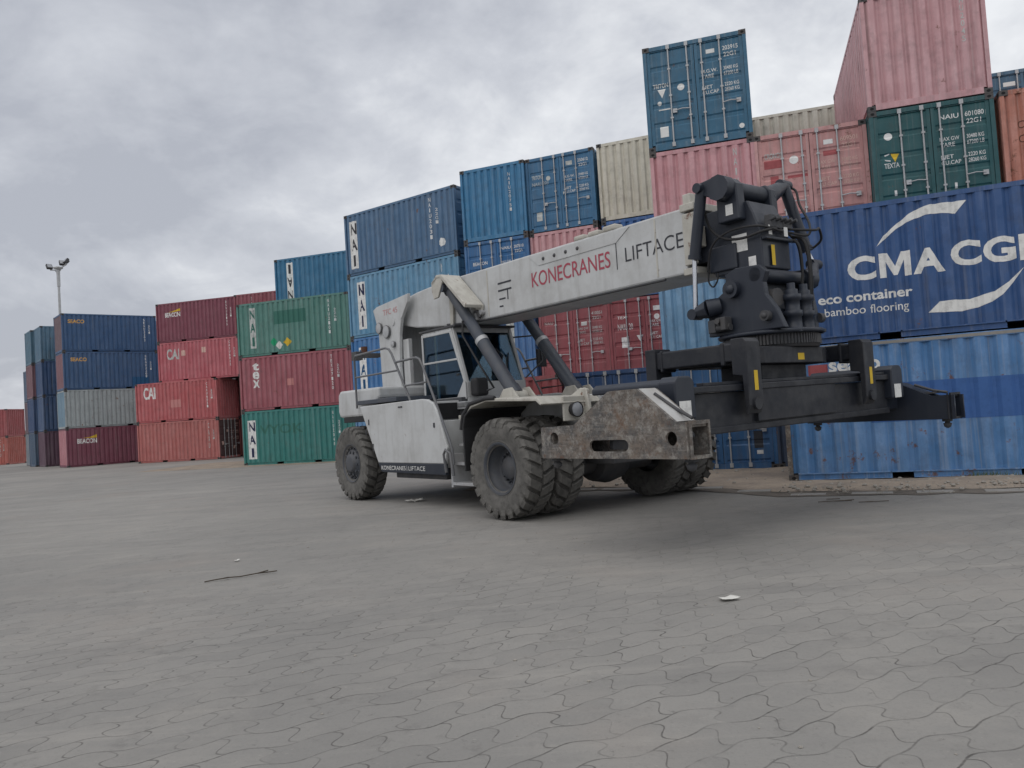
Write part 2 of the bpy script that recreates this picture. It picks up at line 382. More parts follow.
# door leaf: five raised fields between sunk bands, read up the height
DOORV = []
for i in range(5):
    z0 = .17 + i * .462
    DOORV += [(z0, .05), (z0 + .05, .05), (z0 + .085, .03), (z0 + .40, .03), (z0 + .435, .05)]
DOORV.append((2.49, .05))
def fmap(face, u, v, off):
    if face == 'front': return (-L / 2 + u, -W / 2 - off, v)
    if face == 'back': return (L / 2 - u, W / 2 + off, v)
    if face == 'door': return (L / 2 + off, -W / 2 + u, v)
    return (-L / 2 - off, W / 2 - u, v)
def panel_mesh(face, fl):
    b = MB(); n = len(fl); v = []
    for z in (.15, 1.0, 1.9, 2.5):
        v += [fmap(face, u, z, -d) for u, d in fl]
    b.add(v, [(k * n + i, k * n + i + 1, (k + 1) * n + i + 1, (k + 1) * n + i) for k in range(3) for i in range(n - 1)])
    me = b.mesh('panel', PAINT); return me
def casting_part():
    b = MB(); x, y = L / 2, W / 2
    for sx in (-1, 1):
        for sy in (-1, 1):
            for z0, z1 in ((0, .118), (H - .118, H)):
                b.box((sx * (x + .003), sy * (y + .003), z0), (sx * (x - .178), sy * (y - .162), z1), 1)
                zc = (z0 + z1) / 2
                def oval(ax):
                    pts = []
                    for i in range(12):
                        t = 2 * PI * i / 12; a = .04 * math.cos(t); c = .03 * math.sin(t)
                        pts.append((sx * (x - .09) + a, sy * (y + .0045), zc + c) if ax else (sx * (x + .0045), sy * (y - .08) + a, zc + c))
                    b.add(pts, [tuple(range(12))], 2)
                oval(0); oval(1)
    return b
def frame_mesh():
    b = casting_part(); x, y = L / 2, W / 2
    for sx in (-1, 1):
        for sy in (-1, 1):
            b.box((sx * x, sy * y, .118), (sx * (x - .085), sy * (y - .085), H - .118))
    for sy in (-1, 1):
        yo, yi = sy * (y - .002), sy * (y - .07)
        for a, c in ((-x + .178, -1.205), (-.845, .845), (1.205, x - .178)): b.box((a, sy * (y - .034), .022), (c, yi, .148)); b.box((a, yo, .128), (c, sy * (y - .034), .15)); b.box((a, sy * (y - .006), .022), (c, sy * (y - .034), .036))
        for c in (-1.025, 1.025): b.box((c - .205, yo, .128), (c + .205, yi, .15))
        b.box((-x + .178, yo, H - .09), (x - .178, yi, H - .012))
        b.box((-x + .178, sy * (y - .012), H - .014), (x - .178, sy * (y - .05), H - .002))
    for sx in (-1, 1):
        xo, xi = sx * (x - .002), sx * (x - .07)
        b.box((xo, -y + .162, .022), (xi, y - .162, .16)); b.box((xo, -y + .162, H - .105), (xi, y - .162, H - .01))
    return b.mesh('frame', [PAINT, M['casting'], M['hole']])
def flat_mesh(z0, z1, mat, name):
    b = MB(); b.box((-L / 2 + .06, -W / 2 + .06, z0), (L / 2 - .06, W / 2 - .06, z1))
    if name == 'floor':
        for c in (-1.025, 1.025):
            b.box((c - .21, -W / 2 + .075, .03), (c - .181, W / 2 - .075, .129)); b.box((c + .181, -W / 2 + .075, .03), (c + .21, W / 2 - .075, .129))
            b.box((c - .18, -.02, .03), (c + .18, .02, .129))
        for i in range(11): b.box((-2.7 + i * .54 - .03, -W / 2 + .075, .04), (-2.7 + i * .54 + .03, W / 2 - .075, .129)) if abs(abs(-2.7 + i * .54) - 1.025) > .25 else None
    return b.mesh(name, mat)
RODU = (.25, .43, .57, .745)
def leaf_mesh(k):
    b = MB(); u0, u1 = ((.09, 1.212), (1.226, W - .09))[k]
    n = 2; v = []
    for z, d in DOORV: v += [fmap('door', u0 + .07, z, -d), fmap('door', u1 - .07, z, -d)]
    b.add(v, [(2 * i, 2 * i + 1, 2 * i + 3, 2 * i + 2) for i in range(len(DOORV) - 1)])
    for a, c in ((u0, u0 + .075), (u1 - .075, u1)): b.box(fmap('door', a, .165, -.06), fmap('door', c, 2.495, -.022))
    for z0, z1 in ((.165, .20), (2.46, 2.495)): b.box(fmap('door', u0 + .075, z0, -.06), fmap('door', u1 - .075, z1, -.024))
    return b.mesh('door', PAINT)
def gasket_mesh():
    b = MB(); b.box((L / 2 - .09, -W / 2 + .075, .15), (L / 2 - .064, W / 2 - .075, 2.5)); return b.mesh('door_seal', M['rubber'])
def rod_mesh(i):
    b = MB(); u = RODU[i] * W
    p = lambda z, o=.008: fmap('door', u, z, o)
    b.cyl(p(.07), p(2.55), .019, n=8)
    for z in (.07, 2.46): b.box(fmap('door', u - .04, z, -.01), fmap('door', u + .04, z + .1, .034))
    for z in (.75, 1.3, 1.95): b.box(fmap('door', u - .035, z, -.02), fmap('door', u + .035, z + .04, .03))
    d = 1 if i in (1, 3) else -1
    return b.mesh('locking_rod', M['galv'])
def handle_mesh(i):
    b = MB(); u = RODU[i] * W; e = u - .36 if i == 1 else u + .36
    if i == 3: e = min(e, W - .12)
    b.tube([fmap('door', u, .93, .03), fmap('door', (u + e) / 2, .95, .045), fmap('door', e, .93, .025)], .014, 6)
    b.box(fmap('door', e - .05, .88, -.02), fmap('door', e + .05, .98, .03))
    return b.mesh('handle', M['galv'])
PM = {('front', k): panel_mesh('front', f) for k, f in SIDE.items()}
PM.update({('back', k): panel_mesh('back', f) for k, f in SIDE.items()})
PM['blind'] = panel_mesh('blind', BLIND); PM['blind2'] = panel_mesh('door', BLIND)
FRAME = frame_mesh(); ROOF = flat_mesh(H - .04, H - .016, PAINT, 'roof'); FLOOR = flat_mesh(.13, .148, M['dark'], 'floor')
LEAF = [leaf_mesh(0), leaf_mesh(1)]; GASK = gasket_mesh(); ROD = [rod_mesh(i) for i in range(4)]; HAND = {1: handle_mesh(1), 3: handle_mesh(3)}

def marking(root, face, kind, shapes, mat, name='lettering', off=.004):
    if face in ('front', 'back'):
        fl = SIDE[kind]; cu = [u for u, d in fl]; cv = (); fn = lambda u, v: dep(fl, u)
    elif face == 'blind':
        cu = [u for u, d in BLIND]; cv = (); fn = lambda u, v: dep(BLIND, u)
    else:
        cu = (); cv = [z for z, d in DOORV]; fn = lambda u, v: dep(DOORV, v)
    o = None
    for s in shapes:
        V, F = conform(s, cu, cv)
        o = MB().add([fmap(face, u, v, off - fn(u, v)) for u, v in V], F).build(name, mat, root)
    return o

def container(label, P, th, level, colour, end='blind', facing='side', kind='std', wear=.42, s=0, t=0, group='stacked shipping containers', endcol=None, k=1.0, doors=True, frame=None):
    """P, th: front-left corner and direction of the stack's front; facing: side, door, blind towards the yard"""
    d = Vector((math.cos(th), math.sin(th))); bk = Vector((-math.sin(th), math.cos(th)))
    p = Vector(P) + d * s + bk * t
    if facing == 'side': c = p + d * L / 2 + bk * W / 2; rz = th
    elif facing == 'door': c = p + d * W / 2 + bk * L / 2; rz = th - PI / 2
    else: c = p + d * W / 2 + bk * L / 2; rz = th + PI / 2
    r = empty('shipping_container', (c.x, c.y, level * (H + .004)), rz); tag(r, label, 'shipping container', group)
    colour = colour if len(colour) == 4 else rgb(*colour, k=KC)
    def put(name, me, par=r, col=None, w=None):
        o = link(name, me, par); o.color = col or colour; o['wear'] = wear if w is None else w; return o
    put('frame', FRAME, col=frame); put('roof', ROOF); put('floor', FLOOR)
    put('side_panel', PM['front', kind]); put('side_panel', PM['back', kind])
    put('end_panel', PM['blind'], col=endcol)
    if end == 'door':
        put('door_seal', GASK)
        for i in (0, 1):
            lf = put('door', LEAF[i], col=endcol)
            for q in (0, 1): put('locking_rod', ROD[i * 2 + q], lf)
            put('handle', HAND[1 if i == 0 else 3], lf)
    else: put('end_panel', PM['blind2'], col=endcol)
    return r
KC = .95

# stacks: front-left corner and yaw, in metres from the viewer
ST = {'A': ((5.27, 15.55), -23.9), 'B1': ((3.71, 19.17), -17.6), 'B2': ((6.02, 18.44), -17.8), 'B3': ((8.23, 17.31), -17.0),
      'C1': ((-1.38, 27.96), -22.4), 'C2': ((.94, 27.13), -23.0), 'C3': ((3.29, 26.02), -22.0), 'D': ((-6.59, 33.01), -36.2), 'E': ((-13.08, 38.24), -17.8),
      'F': ((-24.71, 52.06), -13.9), 'G': ((-29.95, 53.1), 40.4), 'K': ((-11.86, 40.74), -17.6)}
def C(label, st, level, colour, **kw):
    P, a = ST[st]; return container(label, P, R(a), level, colour, **kw)

def door_codes(root, num, top='22G1', rows=('MAX GW', 'TARE', 'NET', 'CU CAP'), mat='wt', pre=None, u=1.36, light=False):
    """small stencilled lines on the right-hand door"""
    sh = []
    if pre: sh.append(word(pre, u + .02, 2.19, .38, .10, .01))
    sh += [word(num, 1.88, 2.19, .36, .105, .01), word(top, 1.9, 2.04, .28, .095, .01)]
    vals = ('30480 KG', '67200 LB', '2220 KG', '28260 KG')
    for i, tx in enumerate(rows):
        z = 1.72 - i * .125 - (.14 if i > 1 else 0)
        sh.append(word(tx, u, z, .11 + .045 * len(tx), .085, .006)); sh.append(word(vals[i % 4], 1.88, z, .33, .085, .006))
    marking(root, 'door', None, sh, M[mat], 'code_lettering')
def side_codes(root, num, face='front', kind='std', mat='wt', u=5.15):
    """the number painted downwards near the right end of the long side"""
    sh = stackword(num, u, .75, .09, 1.6, gap=.35, bold=.01) + stackword('22G1', u + .32, 1.3, .09, .6, gap=.35, bold=.01)
    marking(root, face, kind, sh, M[mat], 'code_lettering')
def nai(root, u, z0, z1, w=.42, order='NAI', flip=False, kind='std', strip='wt', ink='navy'):
    marking(root, 'front', kind, [rect(u, z0, w, z1 - z0)], M[strip], 'name_strip')
    marking(root, 'front', kind, stackword(order, u + w * .14, z0 + .09, w * .72, z1 - z0 - .18, gap=.42, bold=.025, flip=flip), M[ink], 'strip_lettering', off=.007)

def big_m(u, v, w, h):
    q = [(0, 0), (0, 1), (.28, 1), (.5, .42), (.72, 1), (1, 1), (1, 0), (.79, 0), (.79, .66), (.56, .06), (.44, .06), (.21, .66), (.21, 0)]
    return poly([(u + a * w, v + b * h) for a, b in q])
# --- near right stack
BLUE = (66, 112, 174)
a1 = C('worn pale blue container with a rusty corner post on the ground at the right', 'A', 0, BLUE, kind='wide', wear=.7)
for o in a1.children:
    if o.name.startswith('frame'): o['wear'] = .8
marking(a1, 'front', 'wide', [rect(1.54, 1.06, 2.9, .72)], M['patchb'], 'repainted_patch')
marking(a1, 'front', 'wide', [rect(.5, 2.02, .35, .2)], M['mred'], 'red_mark'); marking(a1, 'front', 'wide', [word('seaco', .87, 2.05, .9, .2, .03)], M['wt'])
MB().box((-L / 2 + .178, -W / 2 - .0035, H - .075), (L / 2 - .178, -W / 2 + .02, H - .02)).build('rusty_top_rail', M['conc'], a1)
a1post = MB().box((-L / 2 - .002, -W / 2 - .004, .12), (-L / 2 + .088, -W / 2 + .05, 1.5)).build('rusty_corner_post', M['rust'], a1)
a2 = C('dark blue container with huge white lettering and two white swooshes', 'A', 1, (42, 72, 132), wear=.2, s=-.02)
sh = [word('C', 1.36, 3.74 - H, .49, .46, .04), big_m(1.91, 3.74 - H, .53, .46), word('A', 2.47, 3.74 - H, .52, .46, .04),
      word('C', 3.09, 3.79 - H, .48, .46, .04), word('G', 3.6, 3.78 - H, .5, .46, .04), big_m(4.15, 3.77 - H, .55, .46)]
marking(a2, 'front', 'std', sh, M['wt'], 'company_lettering')
marking(a2, 'front', 'std', [word('eco', .8, 3.355 - H, .42, .13, .025), word('container', 1.3, 3.355 - H, 1.13, .175, .025), word('bamboo', .9, 3.12 - H, .72, .155, .004), word('flooring', 1.7, 3.065 - H, .65, .21, .004)], M['wt'], 'slogan_lettering')
def arc(pts): return poly([(a, b - H) for a, b in pts])
up = [(1.89, 4.34), (2.02, 4.53), (2.22, 4.69), (2.47, 4.87), (2.65, 4.95), (2.83, 4.99), (3.41, 4.97), (3.22, 4.76), (2.93, 4.81), (2.75, 4.81), (2.58, 4.77), (2.4, 4.71), (2.24, 4.62), (2.06, 4.48)]
dn = [(2.66, 3.01), (2.86, 3.2), (3.1, 3.2), (3.33, 3.18), (3.55, 3.24), (3.73, 3.28), (3.95, 3.42), (4.2, 3.65), (4.02, 3.4), (3.85, 3.21), (3.68, 3.1), (3.45, 3.02), (3.2, 2.98)]
marking(a2, 'front', 'std', [arc(up), arc(dn)], M['wt'], 'swoosh')

# --- row of ends behind it
b = C('blue door end container on the ground behind the black spreader', 'B1', 0, (38, 84, 140), end='door', facing='door', wear=.35)
marking(b, 'door', None, [rect(1.93, .5, .2, .4)], M['gt'], 'notice'); marking(b, 'door', None, [rect(1.98, .36, .14, .09)], M['wt'], 'sticker')
C('pale blue corrugated container end between the boom and the black crane head', 'B1', 1, (104, 143, 183), facing='blind', kind='std', wear=.3, s=-.02)
b = C('pink corrugated container end directly under the lone teal container', 'B1', 2, (198, 134, 140), facing='blind', wear=.3)
marking(b, 'blind', None, stackword('NAIU203', 1.95, .8, .08, 1.6, gap=.4), M['wtf'], 'code_lettering')
b = C('teal blue door end container standing alone on top, highest of its row', 'B1', 3, (46, 96, 130), end='door', facing='door', wear=.3)
door_codes(b, '203915', rows=('M.G.W.', 'TARE', 'NET', 'CU.CAP'))
marking(b, 'door', None, [rect(1.5, 2.18, .2, .1), disc(.86, 1.5, .085), poly([(.3, 1.52), (.5, 1.52), (.4, 1.3)]), disc(.33, 1.18, .05), rect(.3, .34, .2, .26), disc(2.2, .32, .06), rect(2.28, 2.1, .06, .12), word('TRITON', .2, 1.56, .36, .1, .01), rect(.3, 1.0, .28, .03)], M['wt'], 'sticker')
for lv, cl, lb in ((0, (60, 70, 96), 'dark blue container on the ground just left of the rusty corner post'), (1, (120, 60, 62), 'red container hidden low behind the dark blue lettered one')):
    C(lb, 'B2', lv, cl, facing='blind')
b = C('salmon pink door end container with faded lettering, left of the dark green one', 'B2', 2, (194, 132, 128), end='door', facing='door', wear=.5)
door_codes(b, '609501', pre=None, mat='cfade'); marking(b, 'door', None, [rect(.2, 1.78, .42, .2), rect(.32, 1.2, .18, .4), rect(1.5, 1.9, .34, .12), rect(.7, 1.5, .5, .07)], M['mred'], 'repainted_patch')
marking(b, 'door', None, [disc(.86, 1.92, .1), rect(1.52, 2.16, .2, .11)], M['wt'], 'sticker'); marking(b, 'door', None, [word('CRONOS', .22, 2.02, .38, .12, .015)], M['wtf'])
C('brown container under the dark green one, behind the dark blue lettered one', 'B3', 0, (110, 70, 60), facing='blind'); C('blue container under the dark green one, behind the dark blue lettered one', 'B3', 1, (60, 90, 140), facing='blind')
b = C('dark green door end container with white rods and a yellow triangle logo', 'B3', 2, (32, 84, 88), end='door', facing='door', wear=.15)
door_codes(b, '601080', pre='NAIU', rows=('MAX GW', 'TARE', 'NET', 'CU.CAP'))
marking(b, 'door', None, [disc(.36, 2.0, .085), poly([(.25, 1.6), (.36, 1.63), (.36, 1.605), (.27, 1.575)]), poly([(.25, 1.5), (.37, 1.47), (.37, 1.445), (.27, 1.47)]), word('TEXTA', .24, 1.3, .3, .11, .01), rect(.4, .68, .05, .12), rect(1.58, .68, .05, .12), rect(2.27, 2.15, .07, .13)], M['wt'], 'sticker')
marking(b, 'door', None, [poly([(.38, 1.62), (.55, 1.6), (.46, 1.42)])], M['yel'], 'logo')
b = C('large pink container on top at the upper right, its long left side in view', 'B3', 3, (196, 142, 146), facing='blind', wear=.38)
marking(b, 'blind', None, stackword('TGHU2045', 1.95, 1.2, .07, 1.3, gap=.35), M['wtf'], 'code_lettering')
for lv in (0, 1):
    C('container under the orange one at the far right edge, %s' % ('on the ground' if lv == 0 else 'second from the ground'), 'B3', lv, (95, 75, 70), facing='blind', s=2.53)
b = C('rusty orange container end at the right edge of the photo', 'B3', 2, (182, 104, 78), facing='blind', wear=.6, s=2.53, t=-.05)
marking(b, 'blind', None, [word('C45', .3, 1.75, .3, .16), word('CT', .3, 1.45, .25, .16)], M['dk'], 'stencil')
for lv in range(3): C('dull container at the back of the far right column, level %s' % ('one', 'two', 'three')[lv], 'B3', lv, (90, 100, 110), facing='blind', s=3.75, t=6.3)
b = C('blue grey door end container peeping over the orange one at the right edge', 'B3', 3, (68, 98, 128), end='door', facing='door', s=3.75, t=6.3)
door_codes(b, '914515', pre=None)
marking(b, 'door', None, [rect(.7, 2.15, .3, .12)], M['wt'], 'sticker')
# cream one further back seen over the salmon doors
for lv in range(3): C('container at the back under the weathered cream one, level %s' % ('one', 'two', 'three')[lv], 'B2', lv, (120, 110, 100), facing='side', t=6.3, s=-2.3)
b = C('weathered cream container long side showing behind the salmon pink doors', 'B2', 3, (186, 182, 166), facing='side', t=6.3, s=-2.3, wear=.35, kind='std')
marking(b, 'front', 'std', [word('TPHU 4021', 2.9, 1.55, 1.7, .16)], M['wtf'], 'code_lettering')
# lower nearer column seen under the boom
P0 = ST['B1'][0]
C('dark blue door end container on the ground just left of the pale blue end', 'B1', 0, (40, 66, 116), end='door', facing='door', s=-2.52, t=0)
C('red container on the ground behind the cab and hoist cylinders', 'B1', 0, (165, 70, 74), facing='blind', s=-5.05, t=.1)

# --- middle row of ends
C('dark blue corrugated container at the bottom of the middle row behind the cab', 'C1', 0, (60, 96, 150), facing='blind')
b = C('mid blue corrugated container end seen just right of the cab', 'C1', 1, (60, 100, 160), facing='blind')
marking(b, 'blind', None, [rect(1.4, .9, .3, 1.3)], M['wtf'], 'name_strip')
b = C('bright blue door end container directly above the boom, third from the ground', 'C1', 2, (28, 88, 150), end='door', facing='door')
door_codes(b, '207510', pre='NAIU'); marking(b, 'door', None, [word('BEACON', .3, 1.75, .55, .12, .01)], M['wt'], 'sticker')
b = C('medium blue corrugated container end on top, left of the blue doors', 'C1', 3, (44, 110, 160), facing='blind', wear=.15)
marking(b, 'blind', None, stackword('NAIU20751', 1.82, .9, .07, 1.35, gap=.35), M['wt'], 'code_lettering')
C('brown container at the bottom of the middle row behind the right hoist cylinder', 'C2', 0, (120, 66, 62), facing='blind')
b = C('maroon door end container under the boom, left of two', 'C2', 1, (146, 62, 70), end='door', facing='door', wear=.35, s=.12)
door_codes(b, '410051', mat='wtf'); marking(b, 'door', None, [rect(1.5, 1.86, .2, .13), word('NAIU', .2, 2.0, .3, .1)], M['wtf'], 'sticker')
b = C('pink corrugated container end below the blue doors, just above the boom', 'C2', 2, (200, 140, 144), facing='blind')
b = C('blue door end container on top with white stencilled codes, beside the cream one', 'C2', 3, (44, 98, 144), end='door', facing='door', wear=.2)
door_codes(b, '250612', rows=('M.G.W.', 'TARE', 'NET', 'CU.CAP'))
marking(b, 'door', None, [rect(1.46, 2.14, .22, .14), rect(.3, .4, .2, .3), word('TRITON', .2, 1.84, .36, .14, .01), word('NAIU 203', .2, 1.62, .6, .12), disc(.8, 1.82, .08), poly([(1.15, 1.05), (1.22, 1.05), (1.36, 1.25), (1.3, 1.28)])], M['wtf'], 'sticker')
C('grey container at the bottom of the middle row under the maroon doors', 'C3', 0, (100, 100, 104), facing='blind')
b = C('maroon door end container under the boom with white stickers, right of two', 'C3', 1, (148, 58, 66), end='door', facing='door', wear=.3)
door_codes(b, '611704', mat='wt'); marking(b, 'door', None, [rect(.4, .98, .24, .34), poly([(.9, 1.35), (1.12, 1.35), (1.01, 1.15)]), rect(1.5, 2.1, .22, .15), disc(1.6, 1.9, .09), word('TEX', .3, 1.92, .3, .1, .01), word('NAIU 20', .3, 1.56, .5, .2, .0)], M['wt'], 'sticker')
C('strong blue corrugated container end under the cream one, just above the boom', 'C3', 2, (38, 84, 158), facing='blind')
C('cream corrugated container end on top between blue doors and pink end', 'C3', 3, (200, 194, 174), facing='blind', wear=.12)
for lv, cl in enumerate(((70, 90, 130), (110, 60, 60), (80, 110, 150))):
    C('container of the middle row hidden behind the pale blue end, level %s' % ('one', 'two', 'three')[lv], 'C3', lv, cl, facing='blind', s=2.5)

# --- corner stack left of centre
C('blue container at the bottom of the corner stack behind the machine counterweight', 'D', 0, (78, 120, 168), end='door')
b = C('bright blue container with white name strip behind the machine handrails', 'D', 1, (36, 98, 166), end='door'); nai(b, .44, .35, 2.2, .42, ink='bpatch')
b = C('pale blue container with white name strip just above and behind the machine mast', 'D', 2, (86, 134, 172), end='door', wear=.4); nai(b, .56, .35, 2.3, .42); side_codes(b, 'NAIU')
b = C('dark navy container with white name strip, top of the corner stack', 'D', 3, (66, 98, 138), end='door', wear=.3); nai(b, .3, .3, 2.28, .44, ink='gt')
side_codes(b, 'NAIU2031', u=4.75); marking(b, 'front', 'std', [disc(5.3, .55, .17, 7)], M['wt'], 'repair_patch')

# --- green and red stack
b = C('dark green container with white name strip on the ground beside the rear wheel', 'E', 0, (44, 122, 116), wear=.25); nai(b, .3, .3, 2.15, .45); side_codes(b, 'NAIU2040', u=4.9)
marking(b, 'front', 'std', [word('VYOK', .95, 1.45, 2.4, .45, .02)], M['patchg'], 'old_lettering')
b = C('dusky red container with white letters stacked downwards, between two green ones', 'E', 1, (158, 74, 86), wear=.3)
marking(b, 'front', 'std', stackword('tex', .74, 1.1, .36, 1.2, gap=.12, bold=.03), M['wt']); marking(b, 'front', 'std', [rect(2.6, 1.1, .36, .32)], M['patchr'], 'repainted_patch'); side_codes(b, 'TEXU7120', u=5.0)
b = C('green container with coloured hazard diamonds and flaking letters, top front of its stack', 'E', 2, (76, 128, 118), wear=.4)
marking(b, 'front', 'std', [rect(.68, .4, .36, 1.95)], M['wtf'], 'flaking_strip'); marking(b, 'front', 'std', stackword('NAI', .74, .5, .26, 1.75, gap=.5, bold=.03), M['patchg'], 'strip_lettering', off=.007)
marking(b, 'front', 'std', [rect(2.05, 1.45, 1.75, .62)], M['patchg'], 'repainted_patch'); side_codes(b, 'NAIU2101', u=5.0)
marking(b, 'front', 'std', [diamond(2.0, .62, .2)], M['grn'], 'hazard_diamond'); marking(b, 'front', 'std', [diamond(2.3, .44, .2)], M['placw'], 'hazard_diamond', .006); marking(b, 'front', 'std', [diamond(2.75, .56, .22)], M['yel'], 'hazard_diamond')
for lv, cl in enumerate(((90, 60, 60), (60, 90, 120), (120, 80, 70))):
    C('container hidden in the second row behind the green and red stack, level %s' % ('one', 'two', 'three')[lv], 'K', lv, cl)
b = C('teal blue container with upside down name strip, set back above the green one', 'K', 3, (38, 102, 146), wear=.2); nai(b, .68, .35, 2.35, .4, order='IAN', flip=True, ink='gt')

# --- red stacks
b = C('faded brick red container on the ground with open lattice right end', 'F', 0, (178, 90, 84), end='door', endcol=rgb(80, 42, 42, k=KC), wear=.3); side_codes(b, 'CAXU', mat='wtf', u=5.3); door_codes(b, '602418', mat='cfade'); marking(b, 'door', None, [rect(.35, .9, .2, .22), rect(.9, 1.7, .22, .16), rect(1.6, .6, .2, .2)], M['cfade'], 'sticker')
b = C('bright red container with white three letter logo, second from the ground in the front', 'F', 1, (184, 76, 80), wear=.2)
marking(b, 'front', 'std', [word('CAI', .6, 4.12 - H, .9, .78, .03)], M['wt']); marking(b, 'front', 'std', [rect(2.6, .9, .8, .5)], M['patchr'], 'repainted_patch'); side_codes(b, 'CAXU6021', u=5.3)
for lv, cl in enumerate(((120, 60, 60), (100, 70, 70))):
    C('container hidden behind the bright red one, level %s' % ('one', 'two')[lv], 'F', lv, cl, t=2.5, s=.6)
b = C('rosy red container with white three letter logo under the maroon one', 'F', 2, (184, 78, 90), s=1.5, t=.45, wear=.3)
marking(b, 'front', 'std', [word('CAI', .66, 1.45, .95, .7, .03), ], M['wtf']); marking(b, 'front', 'std', [rect(1.75, 1.65, .3, .35), rect(3.3, 1.75, .3, .35)], M['cfade'], 'sticker'); side_codes(b, 'CAXU6022', u=5.3)
b = C('maroon container with small yellow and white logo, top of the red stack', 'F', 3, (128, 54, 74), s=1.5, t=.45, wear=.2)
marking(b, 'front', 'std', [word('BEACON', .66, 1.66, 1.15, .3, .03)], M['wt']); marking(b, 'front', 'std', [poly([(.9, 1.98), (1.3, 2.04), (1.84, 2.2), (1.84, 2.02), (1.3, 1.98)])], M['yel'], 'logo'); side_codes(b, 'BSIU3105', u=5.2)
for lv, cl in enumerate(((100, 60, 60), (130, 66, 66), (110, 70, 80))):
    C('container in the back of the gap between red and green stacks, level %s' % ('one', 'two', 'three')[lv], 'F', lv, cl, s=7.6, t=.2)
b = C('dark red container showing only its top edge behind the green one', 'F', 3, (140, 60, 74), s=7.5, t=.2); side_codes(b, 'TEXU8', u=1.2, mat='wtf')
for lv in range(3): C('container far back behind the green stack, level %s' % ('one', 'two', 'three')[lv], 'F', lv, (90, 90, 100), s=13.8, t=.6)
C('blue grey container sliver showing beside the upside down name strip container', 'F', 3, (84, 110, 136), s=13.8, t=.6)

# --- left block turned the other way
b = C('maroon container on the ground with yellow logo, foot of the left block', 'G', 0, (126, 60, 80), endcol=rgb(184, 112, 122, k=KC), wear=.25)
marking(b, 'front', 'std', [word('BEACON', .66, 1.55, 1.2, .32, .03)], M['wt']); marking(b, 'front', 'std', [poly([(.95, 1.92), (1.4, 1.96), (1.86, 2.12), (1.86, 1.9), (1.4, 1.9)])], M['yel'], 'logo')
C('weathered grey white container in the left block', 'G', 1, (150, 158, 160), endcol=rgb(104, 134, 158, k=KC), wear=.5)
b = C('dark blue container with orange lettering and brighter patch at lower right, lower of two', 'G', 2, (52, 80, 126), endcol=rgb(132, 84, 94, k=KC), wear=.15)
marking(b, 'front', 'std', [word('SEACO', .46, 7.14 - 2 * H - .02, 1.0, .26, .03)], M['org']); side_codes(b, 'SEGU2201', u=5.2); marking(b, 'front', 'std', [rect(4.3, .2, 1.1, .62)], M['bpatch'], 'repainted_patch')
b = C('dark blue container with orange lettering, top of the left block', 'G', 3, (46, 76, 124), endcol=rgb(110, 84, 92, k=KC), wear=.15)
marking(b, 'front', 'std', [word('SEACO', .4, 9.71 - 3 * H, 1.0, .26, .03)], M['org']); side_codes(b, 'SEGU2202', u=5.2)
rows = (((96, 66, 84), (54, 76, 120), (48, 70, 116), (76, 108, 136)), ((64, 84, 112), (40, 64, 112), (122, 78, 88), (72, 106, 130)), ((74, 88, 110), (44, 62, 104), (116, 72, 82), (82, 108, 128)), ((120, 128, 138), (104, 82, 92), (70, 88, 118)))
cn = (('dull purple', 'slate blue', 'navy', 'grey teal'), ('grey blue', 'deep navy', 'dusky maroon', 'dull teal'), ('slate grey', 'dark navy', 'brown maroon', 'pale teal'), ('light grey', 'mauve', 'faded navy'))
for i, rw in enumerate(rows):
    for lv, cl in enumerate(rw):
        C('%s container end in the %s row behind the left block, %s' % (cn[i][lv], ('second', 'third', 'fourth', 'last')[i], ('on the ground', 'second level', 'third level', 'top')[lv]), 'G', lv, cl, t=(6.75, 9.35, 11.9, 14.5)[i], s=(-.1, -.3, .1, .3)[i], end='blind')
for i, t_ in enumerate((2.6,)):
    for lv in range(4):
        C('container tucked behind the foot of the left block, level %s' % ('one', 'two', 'three', 'four')[lv], 'G', lv, (90, 80, 90), t=t_, s=1.2)
# far left edge
Hd = R(-5); HP = (-47.3 - L * math.cos(Hd), 74.1 - L * math.sin(Hd))
b = container('orange red container on the ground at the far left edge', HP, Hd, 0, (178, 84, 70)); marking(b, 'front', 'std', [word('CAI', 3.4, 1.5, .9, .4)] , M['wtf']); side_codes(b, 'CAXU', u=5.3, mat='wtf')
b = container('dull red container with white marks stacked at the far left edge', HP, Hd, 1, (160, 66, 70)); marking(b, 'front', 'std', [rect(4.0, 1.95, .9, .07), rect(4.1, 1.78, .7, .07), rect(4.2, 1.6, .5, .07)], M['wt'])

# ------------------------------------------------------------------ reach stacker
mach = empty('reach_stacker', (1.476, 13.975, 0), R(-52))
tag(mach, 'white reach stacker with long white boom, black spreader and big dusty tyres', 'reach stacker')
def part(mb, name, mat, par=mach, bevel=.012): return mb.build(name, M[mat] if isinstance(mat, str) else [M[q] for q in mat], par, bevel)
def rotz_pts(pts, c): pass

